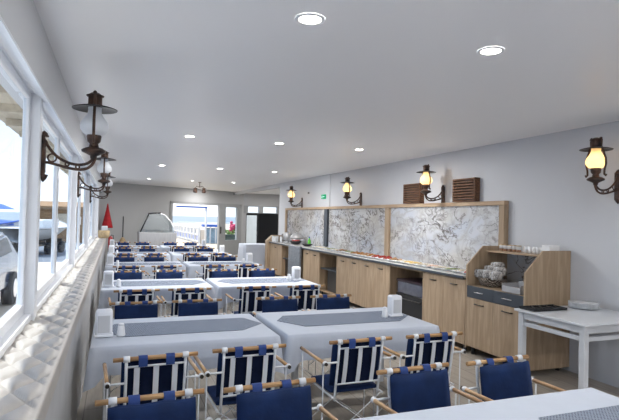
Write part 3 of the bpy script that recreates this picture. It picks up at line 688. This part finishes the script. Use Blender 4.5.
# ------------------------------------------------------------------ director's chair
def make_chair():
    r = empty('folding_chair', (0,0,0))
    yb_, yf = -.27, .19; zt=.815; za=.665
    m=MB(); m.cyl((-.255,yb_,zt),(.255,yb_,zt),.0135,n=12); rod=m.build('top_rod','rod',r)
    for s in (-1,1):
        m=MB(); m.cyl((s*.158,yb_,zt),(s*.196,yb_,zt),.019,n=12); m.build('ferrule','tube',rod)
        m=MB(); m.tube([(s*.178,yb_,.80),(s*.178,yb_+.01,.70),(s*.178,yb_+.06,.42),(s*.178,yb_+.07,.37)],.0095,8); m.build('back_post','tube',r)
        m=MB(); m.tube([(s*.178,yb_+.018,za),(s*.28,yb_+.012,za)],.0075,8); m.ball((s*.283,yb_+.012,za),.019,n=10); m.build('arm_bracket','tube',r)
        m=MB(); m.cyl((s*.283,yb_-.005,za),(s*.283,yf+.01,za),.0125,n=10); m.cyl((s*.283,yb_-.012,za),(s*.283,yb_-.004,za),.013,n=10,mi=1); m.cyl((s*.283,yf+.01,za),(s*.283,yf+.018,za),.013,n=10,mi=1); m.build('armrest',['rody','cap'],r)
        m=MB(); m.tube([(s*.283,yf-.01,za-.01),(s*.279,yf-.01,.3),(s*.279,yf-.01,.0)],.005,8); m.build('leg','tube',r)
        m=MB(); m.tube([(s*.279,yb_+.05,za-.02),(s*.279,yb_+.05,.0)],.005,8); m.build('leg','tube',r)
        m=MB(); m.tube([(s*.205,yb_+.03,.405),(s*.205,yf,.405)],.008,8); m.tube([(s*.205,yf-.02,.405),(s*.279,yf-.02,.405)],.007,6); m.build('seat_rail','tube',r)
        m=MB(); m.box((s*.115-.03,yb_-.0165,.765),(s*.115+.03,yb_+.0165,zt+.016),.008,seg=2) if False else m.tube([(s*.085,yb_+.030,.77),(s*.085,yb_+.020,zt+.010),(s*.085,yb_,zt+.0175),(s*.085,yb_-.019,zt+.008),(s*.085,yb_-.020,.775)],.004,6)
        # strap loop as a flat band round the rod
        m=MB()
        path=[(yb_+.030,.765),(yb_+.022,zt),(yb_+.014,zt+.015),(yb_,zt+.0185),(yb_-.014,zt+.015),(yb_-.0195,zt),(yb_-.016,.765)]
        def lf(u,v,s=s,path=path):
            i=min(int(v*(len(path)-1)+1e-6),len(path)-1); y_,z_=path[i]; return Vector((s*.082-.027+.054*u,y_,z_))
        m.grid(lf,2,len(path)); o=m.build('strap_loop','loop',r)
    for q,y_ in ((1,yf-.012),(-1,yb_+.05)):
        for s in (-1,1):
            m=MB(); m.tube([(-s*.279,y_+s*.005,.05),(s*.205,y_+s*.005,.40)],.004,6); m.build('cross_brace','tube',r)
    # back frame cross tubes, navy canvas and white straps (seen from behind)
    m=MB(); m.tube([(-.178,yb_+.004,.765),(.178,yb_+.004,.765)],.007,8); m.build('back_crossbar','tube',r); m=MB(); m.tube([(-.178,yb_+.045,.495),(.178,yb_+.045,.495)],.007,8); m.build('back_crossbar','tube',r)
    m=MB(); 
    m.grid(lambda u,v: Vector((-.172+.344*u, yb_+.022+.045*v+.004*math.sin(u*PI*5)*math.sin(v*PI), .795-.30*v)),13,8); m.build('back_canvas','navy',r)
    for x in (-.115,0,.115):
        m=MB(); m.grid(lambda u,v: Vector((x-.017+.034*u, yb_+.004+.048*v-.006*math.sin(v*PI), .768-.275*v)),2,8); m.build('back_strap','strap',r)
    # puffed cushion
    def puff(x0,x1,y0,y1,z0,z1,b,nm,tilt=0,axis='y'):
        m=MB(); t_=bmesh.new(); bmesh.ops.create_cube(t_,size=1); bmesh.ops.subdivide_edges(t_,edges=t_.edges[:],cuts=7,use_grid_fill=True)
        for v in t_.verts:
            c=v.co*2; c=Vector([math.copysign(1-(1-abs(a))**1.0,a) for a in c])
            k=(1-c.x**6); 
            if axis=='y': kk=(1-abs(c.x)**5*.55)*(1-abs(c.z)**5*.55); c.y*=kk
            else: kk=(1-abs(c.x)**5*.55)*(1-abs(c.y)**5*.55); c.z*=kk
            wob=.004*math.sin(c.x*7+c.z*3)+.003*math.sin(c.z*9+c.y*5)
            v.co=Vector(((x0+x1)/2+c.x*(x1-x0)/2,(y0+y1)/2+c.y*(y1-y0)/2,(z0+z1)/2+c.z*(z1-z0)/2+ (wob if axis=='y' and abs(c.z)>.9 else 0)))
            if tilt: v.co.y += (z1-v.co.z)*tilt
        m.merge(t_,0,None,True); return m.build(nm,'velvet',r)
    puff(-.202,.202,yb_+.034,yb_+.078,.47,.803,.02,'back_cushion',.16)
    puff(-.20,.20,yb_+.085,yf+.0,.408,.452,.02,'seat_cushion',0,'z')
    return r

# ------------------------------------------------------------------ dining tables
def cloth_mesh(x0,x1,y0,y1,z,drop,seed):
    """draped cloth: flat top, rounded edge, waved hem with pointed corners"""
    rnd=random.Random(seed); m=MB(); W=x1-x0; D=y1-y0
    hx,hy=W/2,D/2; cx_,cy_=(x0+x1)/2,(y0+y1)/2
    per=[]
    nx,ny=34,24
    for i in range(nx): per.append((-hx+W*i/nx,-hy,0,-1,i/nx,'x'))
    for i in range(ny): per.append((hx,-hy+D*i/ny,1,0,i/ny,'y'))
    for i in range(nx): per.append((hx-W*i/nx,hy,0,1,i/nx,'x'))
    for i in range(ny): per.append((-hx,hy-D*i/ny,-1,0,i/ny,'y'))
    n=len(per); ph=[rnd.uniform(0,6.28) for _ in range(4)]
    rings=[]
    T0=[]
    for (x,y,nx_,ny_,t_,k_) in per:
        # corner factor
        cl=W if k_=='x' else D; dc=min(t_,1-t_)*cl; cf=math.exp(-(dc/.07)**2)
        if dc<1e-6: 
            L_=math.hypot(1,1); nx_,ny_=math.copysign(.7,x),math.copysign(.7,y)
        T0.append((x,y,nx_,ny_,cf,dc))
    prof=[(0,0),(.3,.0),(.7,-.003),(1,-.012)]
    for j in range(11):
        ring=[]
        for i,(x,y,nx_,ny_,cf,dc) in enumerate(T0):
            s=i/n*2*PI
            side = .25 if abs(nx_)>abs(ny_) else 1.0
            if j==0: o=-.02; zz=0
            elif j==1: o=-.006; zz=-.0005
            elif j==2: o=.0; zz=-.006
            else:
                q=(j-2)/8; dd=drop*(1+.04*math.sin(s*3+ph[0])) + .10*cf
                wav=(.006*math.sin(s*17+ph[1])+.005*math.sin(s*29+ph[2]))*q*side
                o=.004+wav+(.030*cf*q)+ (.012*q)*side; zz=-.006-dd*q
                # fold next to the corners
                o+=-.018*q*math.exp(-((dc-.11)/.035)**2)*side
            ring.append(m.bm.verts.new((cx_+x+nx_*o, cy_+y+ny_*o, z+zz)))
        rings.append(ring)
    for A,B in zip(rings,rings[1:]):
        for i in range(n): m._f(m.bm.faces.new((A[i],A[(i+1)%n],B[(i+1)%n],B[i])),0,True)
    m._f(m.bm.faces.new(rings[0]),0,False)
    return m
TW={'L':(-.14,1.27),'R':(1.34,2.79)}
table_proto=None
def table(x0,x1,y0,y1,lab,clab):
    r = empty('dining_table', ((x0+x1)/2,(y0+y1)/2,0), lab, 'table','dining tables under white cloths')
    hx,hy=(x1-x0)/2,(y1-y0)/2
    MB().box((-hx+.005,-hy+.005,.715),(hx-.005,hy-.005,.742),.004).build('tabletop','oakh',r)
    for a in(-1,1):
        for b in(-1,1): MB().box((a*(hx-.12)-.025,b*(hy-.16)-.025,0),(a*(hx-.12)+.025,b*(hy-.16)+.025,.715),.004).build('leg','whitewood',r)
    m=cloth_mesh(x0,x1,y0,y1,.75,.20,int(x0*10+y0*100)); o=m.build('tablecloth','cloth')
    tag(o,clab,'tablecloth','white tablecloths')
def runner(x0,x1,yc,w_,label):
    m=MB(); h=w_/2; pts=[(x0,yc+.04),(x0+.17,yc-h),(x1-.22,yc-h),(x1,yc-.03),(x1-.10,yc+h),(x0+.12,yc+h)]
    m.poly([(a,b,.7515) for a,b in pts],(0,0,.0035)); tag(m.build('table_runner','runner'),label,'table runner','grey runners on the tables')
def napkin_holder(x,y,label,flip):
    r = empty('napkin_holder', (x,y,.7555), label,'napkin holder','white napkin holders')
    m=MB(); m.box((-.062,-.05,0),(.062,.05,.205),.022,seg=3); m.box((-.068,-.056,0),(.068,.056,.018),.006,seg=2); m.build('housing','plastic',r)
    m=MB(); m.box((-.042,-.0535,.035),(.042,-.049,.165),.006); m.build('napkin_slot','plasticg',r)
    s=-1 if flip else 1
    q=empty('salt_shaker',(x+s*.125,y-.03,.7555),label.replace('napkin holder','small white shaker').replace('white plastic small','small'),'shaker','small shakers beside the holders')
    MB().lathe([(.030,0),(.032,.006),(.024,.075),(.022,.082),(.001,.084)],n=16).build('shaker_body','white',q); MB().lathe([(.0225,.0825),(.021,.093),(.012,.098),(.001,.098)],n=16).build('cap','plastic',q)
rowname=['bottom frame edge table','first full row from camera','second full row','third full row','fourth full row','farthest row']
PITCH=2.92
tables=[]
fronts=[1.13,3.90,6.83,9.74,12.62,15.5]
for i,y0 in enumerate(fronts):
    for side in 'LR':
        x0,x1=TW[side]; y1=y0+1.0
        if i==0: x0,x1=((-.17,.98) if side=='L' else (1.08,2.64)); y1=2.19
        sn='window side' if side=='L' else 'counter side'
        table(x0,x1,y0,y1,'dining table hidden under cloth, %s, %s' % (rowname[i],sn),'white tablecloth on the %s table, %s' % (sn,rowname[i]))
        if i==0 and side=='L': continue
        if i==0: runner(1.84,2.62,1.67,.49,'dark grey woven runner on the bottom right table')
        else: runner(x0+(.0 if side=='L' else .03)+.05,x1-.02,y0+.52,.50 if i else .5,'grey woven runner on %s table, %s' % (sn,rowname[i]))
        if i>=1:
            if side=='L': napkin_holder(x0+.085,y0+.33 if i<2 else y0+.25,'white plastic napkin holder on window side table, '+rowname[i],False)
            else: napkin_holder(2.62,y0+.50,'white plastic napkin holder on counter side table, '+rowname[i],True)
chair0 = make_chair(); used=False
seat=['by the windows','second from the windows','third from the windows','nearest the counter']
def place(x,y,rz,label,group):
    global used
    o = chair0 if not used else copy_tree(chair0); used=True
    o.location=(x,y,0); o.rotation_euler=(0,0,rz); tag(o,label,'chair',group)
rnd=random.Random(11)
near_x=[.255,.87,1.71,2.355]; far_x=[.225,.83,1.715,2.35]
for i,y0 in enumerate(fronts):
    y1=y0+1.0 if i else 2.17
    for j in range(4):
        jx=rnd.uniform(-.02,.02) if i>1 else 0; jy=rnd.uniform(-.04,.05) if i>1 else 0; jr=rnd.uniform(-.05,.05) if i>1 else 0
        if i>=1: # back to camera
            yy=[3.295,3.34,3.34,3.34][j] if i==1 else y0-.60-abs(jy)
            place(near_x[j]+jx, yy+.27, jr+(.0 if i>1 else [.05,.03,.02,.0][j]), 'blue director chair with back to camera, %s, %s' % (rowname[i],seat[j]),'director chairs with striped backs to camera')
        yy=(2.58 if j<2 else 2.62) if i==0 else y1+.46+abs(jy)
        if i==5 and j>1: yy+=0
        place(far_x[j]+jx+(-.02 if i==0 and j<2 else 0), yy-.27, PI+jr+(.05 if i==0 else 0), 'blue director chair facing camera behind %s, %s' % (rowname[i].replace('full row','row'),seat[j]),'director chairs facing camera')

# ------------------------------------------------------------------ far end of the room
# draped table in front of the fridge
r = empty('serving_table',(4.25,15.95,0),'small table hidden under a long white cloth near fridge','table')
MB().box((-.40,-.35,.80),(.42,.38,.83)).build('tabletop','oakh',r)
for a in(-1,1):
    for b in(-1,1): MB().box((a*.34-.02,b*.3-.02,0),(a*.34+.02,b*.3+.02,.80)).build('leg','whitewood',r)
m=MB(); ring=[]; n=72; rings=[]
for j in range(8):
    rg=[]
    for i in range(n):
        a=2*PI*i/n; q=j/7; e=.35
        c,s=math.cos(a),math.sin(a); px_=.45*math.copysign(abs(c)**e,c); py_=.42*math.copysign(abs(s)**e,s)
        k_=1+ (.10*q+.05*math.sin(a*11)*q+.03*math.sin(a*5)*q)*(j>0)
        rg.append(m.bm.verts.new((px_*k_,py_*k_,.84-(.72*((j-1)/6) if j>0 else 0)- (.006 if j>0 else 0))))
    rings.append(rg)
for A,B in zip(rings,rings[1:]):
    for i in range(n): m._f(m.bm.faces.new((A[i],A[(i+1)%n],B[(i+1)%n],B[i])),0,True)
m._f(m.bm.faces.new(rings[0]),0)
tag(m.build('long_tablecloth','cloth',loc=(4.25,15.95,0)),'long white cloth hanging to the floor in front of fridge','tablecloth')
# fridge
r = empty('display_fridge',(4.79,17.5,0),'tall black display fridge with glass door in far corner','fridge',rotz=R(25))
# local: front along -x side (glass), near side along +x
MB().box((0,0,.05),(.95,.70,1.85),.01).build('body','black',r)
MB().box((-.03,.02,.12),(-.002,.68,1.82),.006).build('door_frame','black',r)
MB().box((-.034,.07,.18),(-.031,.64,1.77)).build('door_glass','fridgeglass',r)
MB().box((-.06,.03,.8),(-.035,.05,1.2),.005).build('handle','chrome',r)
for a in(.06,.88):
    for b in(.06,.62): MB().cyl((a,b,0),(a,b,.05),.025,n=8).build('foot','black',r)
# pastry display case
r = empty('glass_display_case',(.75,17.3,0),'grey steel display case with curved glass top by far wall','display case')
MB().box((0,0,.06),(1.18,1.5,1.12),.01).build('base','steelgrey',r)
prof=[(.03,1.13),(.28,1.72),(.36,1.76),(.62,1.76),(.80,1.70),(.98,1.50),(1.08,1.30),(1.12,1.13)]
m=MB(); m.tube([(x,.01,z) for x,z in prof],.016,6); m.build('glass_frame','white',r)
m=MB(); m.tube([(x,.01,z) for x,z in prof[:2]],.022,6); m.tube([(.26,.01,1.74),(.66,.01,1.77)],.028,6); m.build('top_trim','black',r)
m=MB(); m.tube([(.55,.03,1.60),(.72,.03,1.60),(.88,.03,1.35),(.92,.03,1.18),(.2,.03,1.2)],.012,6); m.build('inner_shelf_frame','steelgrey',r)
m=MB(); m.poly([(x,.012,z) for x,z in prof],(0,.004,0)); m.build('end_glass','clearglass',r)
m=MB()
for (xa,za),(xb,zb) in zip(prof,prof[1:]):
    m._f(m.bm.faces.new([m.bm.verts.new(v) for v in ((xa,.02,za),(xb,.02,zb),(xb,1.48,zb),(xa,1.48,za))]),0)
m.build('curved_glass','clearglass',r)
# basket + tissue box at ledge end, red cloth, extinguisher, broom
r = empty('straw_basket',(-.30,16.55,.965),'round straw basket at the far end of window ledge','basket')
m=MB(); m.lathe([(.12,0),(.15,.02),(.165,.12),(.17,.22),(.16,.225),(.15,.12),(.12,.02),(.001,.02)],n=24); m.build('basket_body','straw',r)
tag(MB().box((-.37,16.47,1.195),(-.20,16.63,1.33),.01).build('tissue_box','white'),'white tissue box sitting on the straw basket','box')
m=MB(); m.lathe([(.001,.85),(.02,.80),(.05,.6),(.10,.35),(.15,.12),(.17,.0),(.15,.0),(.001,.3)],n=20)
for v in m.bm.verts:
    a=math.atan2(v.co.y,v.co.x); v.co.x*=1+.18*math.sin(a*7); v.co.y*=1+.18*math.sin(a*7)
o=m.build('red_hanging_cloth',['red'],loc=(-.24,18.75,1.22)); tag(o,'red cloth hanging in a point at far left corner','cloth')
r = empty('fire_extinguisher',(-.12,18.6,0),'red fire extinguisher on stand in far left corner','fire extinguisher')
MB().lathe([(.07,.40),(.075,.42),(.075,.86),(.05,.92),(.02,.94),(.001,.94)],n=18).build('cylinder_body','redp',r); MB().tube([(0,0,.93),(.03,0,.98),(.09,0,.96),(.10,0,.8),(.085,0,.6)],.012,8).build('hose','black',r)
m=MB(); m.cyl((0,0,0),(0,0,.42),.015,n=8); m.cyl((0,0,0),(0,0,.02),.11,n=16); m.build('stand','redp',r)
r = empty('standing_mop',(.28,19.2,0),'mop with dark handle and beige head by far wall','mop')
MB().cyl((0,0,.30),(0,.05,1.62),.018,n=8).build('handle','black',r); MB().lathe([(.10,.45),(.12,.55),(.11,.75),(.05,.86),(.02,.88)],n=14).build('mop_head','straw',r); MB().lathe([(.09,0),(.12,.3),(.11,.32),(.001,.31)],n=14).build('bucket','plastic',r)

# ------------------------------------------------------------------ outside
struct(MB().box((-.75,19.9,-.20),(60,120,-.02)).build('ground_terrace','sand'))
g = bpy.data.objects['ground_terrace']; g.data.transform(Matrix.Identity(4))
m=MB(); m.box((-2.6,-30,-.20),(-.752,19.9,-.05)); struct(m.build('ground_paving','pave'))
m=MB(); m.box((-60,-30,-.22),(-2.6,52,-.055)); m.box((-2.6,19.9,-.22),(-.75,52,-.055)); struct(m.build('ground_asphalt','asphalt'))
m=MB(); m.box((-3000,52,-2.0),(4000,3900,-1.5)); struct(m.build('ground_sea','sea'))
m=MB(); m.box((-1.27,-4,2.76),(-.70,19,2.84)); 
e=m.build('roof_eave','eave'); struct(e,'beige boarded roof eave outside the windows')
for y in [v*.9+.3 for v in range(0,20)]:
    MB().box((-1.19,y,2.68),(-.76,y+.07,2.76)).build('rafter','eave',e)
# parked car
def car(loc, rz):
    r=empty('parked_car',loc,'dark blue parked car just outside the nearest window','car',rotz=rz)
    prof=[(-2.0,.35),(-2.05,.60),(-1.95,.78),(-1.2,.90),(-.6,1.32),(.7,1.38),(1.4,1.0),(1.95,.92),(2.0,.5),(1.95,.33)]
    m=MB(); m.poly([(-.80,a,b) for a,b in prof],(1.6,0,0)); 
    bmesh.ops.bevel(m.bm,geom=m.bm.edges[:],offset=.06,segments=3,affect='EDGES'); m.build('body','carp',r)
    for s in(-1,1):
        for yy in(-1.25,1.25):
            m=MB(); m.cyl((s*.68,yy,.31),(s*.86,yy,.31),.31,n=24); wl=m.build('wheel','tyre',r)
            m=MB(); m.cyl((s*.855,yy,.31),(s*.875,yy,.31),.18,n=18); m.build('hubcap','chrome',wl)
        m=MB(); m.poly([(s*.80,-1.0,.95),(s*.80,-.55,1.25),(s*.80,.62,1.28),(s*.80,1.2,1.0)],(s*.012,0,0)); m.build('side_window','black',r)
car((-2.60,9.75,-.055),R(0))
def boat(x,y,rz,L_,label,cover):
    r=empty('small_boat',(x,y,-.055),label,'boat','boats parked outside',rotz=rz)
    def hull(u,v):
        t_=u*2-1; a=(v-.5)*2; wid=.95*(1-max(0,t_)**2.5)*(1-.12*(t_<0)*abs(t_)); z=.55+.55*abs(a)**1.6+.25*max(0,t_)**2
        return Vector((t_*L_/2, a*wid, z if abs(a)<.999 else z))
    m=MB(); m.grid(hull,18,13); m.grid(lambda u,v:hull(u,0 if v<.5 else 1)+Vector((0,0,.001)),18,2); m.build('hull','whitep',r,recalc=True)
    m=MB(); m.tube([hull(i/17,0) for i in range(18)],.04,6); m.tube([hull(i/17,1) for i in range(18)],.04,6); m.build('gunwale','bluep' if cover else 'steelgrey',r)
    if cover:
        m=MB(); m.grid(lambda u,v: Vector(((u*2-1)*L_*.42,(v-.5)*1.6*(1-.4*max(0,u*2-1)**2),1.12+.35*math.sin(v*PI)*(.6+.4*math.sin(u*PI)))),14,9); m.build('cover','bluep',r)
    else:
        m=MB(); m.box((-.9,-.5,1.0),(.5,.5,1.45),.08,seg=2); m.build('cabin','whitep',r)
    for sx in(-.8,.6): m=MB(); m.cyl((sx,-.75,.25),(sx,-.60,.25),.25,n=16); m.cyl((sx,.60,.25),(sx,.75,.25),.25,n=16); m.build('trailer_wheels','tyre',r)
    m=MB(); m.box((-L_/2,-.65,.38),(L_/2+.4,-.58,.46)); m.box((-L_/2,.58,.38),(L_/2+.4,.65,.46)); 
    for sx in (-.9,0,.9): m.box((sx-.04,-.6,.40),(sx+.04,.6,.60))
    m.build('trailer','dkmetal',r)
boat(-6.3,26.5,R(15),4.6,'white boat under blue cover on a trailer, seen through nearest window',True)
boat(-3.0,24.5,R(75),4.2,'white motor boat on trailer seen through the second window',False)
r=empty('wooden_hut',(-2.9,33,-.055),'brown wooden beach hut seen through the second window','hut')
MB().box((-1.8,0,0),(1.9,2.6,2.0)).build('walls','brownw',r); m=MB(); m.poly([(-2.1,-.4,2.0),(2.2,-.4,2.0),(2.2,3,2.35),(-2.1,3,2.35)],(0,0,.12)); m.build('roof','brownw',r); MB().box((-.5,-.03,.9),(.6,0,1.7)).build('serving_hatch','eave',r)
r=empty('blue_beach_lounger_row',(-7.5,38,-.055),'pale blue and white beach parasol beyond the boats','parasol')
MB().cyl((0,0,0),(0,0,2.3),.03,n=8).build('pole','whitep',r); MB().lathe([(1.4,1.9),(.7,2.2),(.001,2.4)],n=8,caps=False).build('canopy','bluep',r); r.name='beach_parasol'
# terrace fence curving away beyond the door, white rails and blue panels
pts=[(4.85,31.5),(4.75,34.0),(4.55,37.5),(4.2,42),(3.6,47.)]
fr_=empty('picket_fence',(4.85,31.5,-.02),'white and blue fence curving along the terrace beyond the door','fence')
def FP(x,y,z): return (x-4.85,y-31.5,z)
m=MB(); 
for (a,b),(c,d) in zip(pts,pts[1:]):
    for z in (.95,.55,.15): m.cyl(FP(a,b,z),FP(c,d,z),.05,n=6)
m.build('rails','whitep',fr_)
for (a,b),(c,d) in zip(pts,pts[1:]):
    nn=max(2,int(math.hypot(c-a,d-b)/.9))
    for i in range(nn):
        q=i/nn; x,y=a+(c-a)*q,b+(d-b)*q
        m=MB(); m.box(FP(x-.07,y-.07,0),FP(x+.07,y+.07,1.05)); m.build('post','whitep',fr_)
        m=MB(); m.box(FP(x-.05,y+.15,.2),FP(x+.05,y+.60,.5)); m.build('panel','bluep',fr_)
# kiosk table
r=empty('blue_kiosk',(5.78,32.2,-.02),'blue topped kiosk counter standing on the terrace outside','kiosk')
MB().box((-.62,-.4,1.05),(.62,.4,1.20),.01).build('counter_top','bluep',r); MB().box((-.62,-.4,2.2-.1),(.62,.4,2.18)) if False else None
for a in(-.5,-.17,.17,.5): MB().box((a-.03,-.33,0),(a+.03,-.27,1.05)).build('leg','whitep',r)
MB().box((-.45,.1,0),(.45,.3,.98)).build('back_panel',pbr('kiosk_back',(.35,.5,.62),.6,noise=.3),r)
# stone pillar left of kiosk
tag(MB().box((4.95,31.4,-.02),(5.18,31.7,.85),.01).build('stone_pillar','pave'),'pale stone pillar beside the blue kiosk outside','pillar')
# seaside railing
r=empty('sea_railing',(7,44,-.02),'thin white railing along the sea edge','railing')
m=MB(); m.cyl((-2,0,1.15),(12,0,1.15),.03,n=6); m.cyl((-2,0,.6),(12,0,.6),.02,n=6); m.build('rails','whitep',r)
for i in range(15): MB().cyl((-2+i,0,0),(-2+i,0,1.15),.03,n=6).build('post','whitep',r)
# blue awning beam outside the door
m=MB(); m.box((0,0,0),(1.7,.12,.07)); o=m.build('blue_awning_beam','bluep',loc=(2.9,26.,2.12)); o.rotation_euler=(0,0,R(20)); tag(o,'blue awning beam across the top of door opening','awning')
m=MB(); m.cyl((0,0,-2.36),(0,0,.0),.05,n=8); o2=m.build('post','whitep',o); o2.location=(1.66,.06,.0)
# planter with pink flowers behind the fixed door glass
px_,py_=4.98,23.3
r=empty('flower_planter',(px_,py_,-.02),'dark planter of pink and yellow flowers outside the glass door','planter')
MB().box((-.38,-.16,.62),(.38,.16,.90),.02).build('box','planter',r); MB().box((-.32,-.12,0),(.32,.12,.62)).build('stand','planter',r)
m=MB(); rnd=random.Random(5)
for k_ in range(70): m.ball((rnd.uniform(-.36,.36),rnd.uniform(-.14,.14),.9+rnd.uniform(0,.22)),.045,sc_=(1,.7,.8),n=6)
m.build('foliage','leaf',r)['kind']='stuff'
m=MB()
for k_ in range(16): m.ball((rnd.uniform(.05,.34),rnd.uniform(-.14,.10),1.05+rnd.uniform(0,.45)),.075,n=7)
m.build('blossoms','pink',r)['kind']='stuff'

# ------------------------------------------------------------------ light
wd = bpy.data.worlds.new('world'); sc.world = wd; wd.use_nodes = True; nt = wd.node_tree; nt.nodes.clear()
tc_=nt.nodes.new('ShaderNodeTexCoord'); sx_=nt.nodes.new('ShaderNodeSeparateXYZ'); nt.links.new(tc_.outputs['Generated'],sx_.inputs[0])
rp_=nt.nodes.new('ShaderNodeValToRGB'); el_=rp_.color_ramp.elements; el_[0].position=0; el_[0].color=(.36,.375,.39,1); el_[1].position=.6; el_[1].color=(.20,.26,.36,1)
q_=el_.new(.05); q_.color=(.33,.35,.375,1); q_=el_.new(.22); q_.color=(.235,.28,.36,1)
nt.links.new(sx_.outputs['Z'],rp_.inputs[0])
nz=nt.nodes.new('ShaderNodeTexNoise'); nz.inputs['Scale'].default_value=2.5; nz.inputs['Detail'].default_value=6
mp_=nt.nodes.new('ShaderNodeMapping'); mp_.inputs['Scale'].default_value=(1,1,4); nt.links.new(tc_.outputs['Generated'],mp_.inputs[0]); nt.links.new(mp_.outputs[0],nz.inputs[0])
mr=nt.nodes.new('ShaderNodeMapRange'); mr.inputs['From Min'].default_value=.5; mr.inputs['From Max'].default_value=.75; mr.inputs['To Max'].default_value=.5; nt.links.new(nz.outputs[0],mr.inputs[0])
mx_=nt.nodes.new('ShaderNodeMix'); mx_.data_type='RGBA'; mx_.inputs[7].default_value=(.38,.39,.40,1); nt.links.new(mr.outputs[0],mx_.inputs[0]); nt.links.new(rp_.outputs[0],mx_.inputs[6])
bg = nt.nodes.new('ShaderNodeBackground'); bg.inputs[1].default_value=1.05
out = nt.nodes.new('ShaderNodeOutputWorld'); nt.links.new(mx_.outputs[2],bg.inputs[0]); nt.links.new(bg.outputs[0],out.inputs[0])
sun = bpy.data.lights.new('sun','SUN'); sun.energy=1.8; sun.angle=R(1.0); sun.color=(1,.95,.88)
so = bpy.data.objects.new('sun',sun); COL.objects.link(so)
el=R(62); d=Vector((.905*math.cos(el),-.425*math.cos(el),-math.sin(el))); so.rotation_euler=d.to_track_quat('-Z','Y').to_euler(); so.location=(-10,10,20)
sc.view_settings.view_transform='Standard'; sc.view_settings.look='None'; sc.view_settings.gamma=1; sc.view_settings.use_curve_mapping=False
sc.view_settings.exposure=1.97
cy_=sc.cycles
cy_.max_bounces=12; cy_.diffuse_bounces=8; cy_.glossy_bounces=4; cy_.transparent_max_bounces=16; cy_.use_denoising=True; cy_.sample_clamp_indirect=6
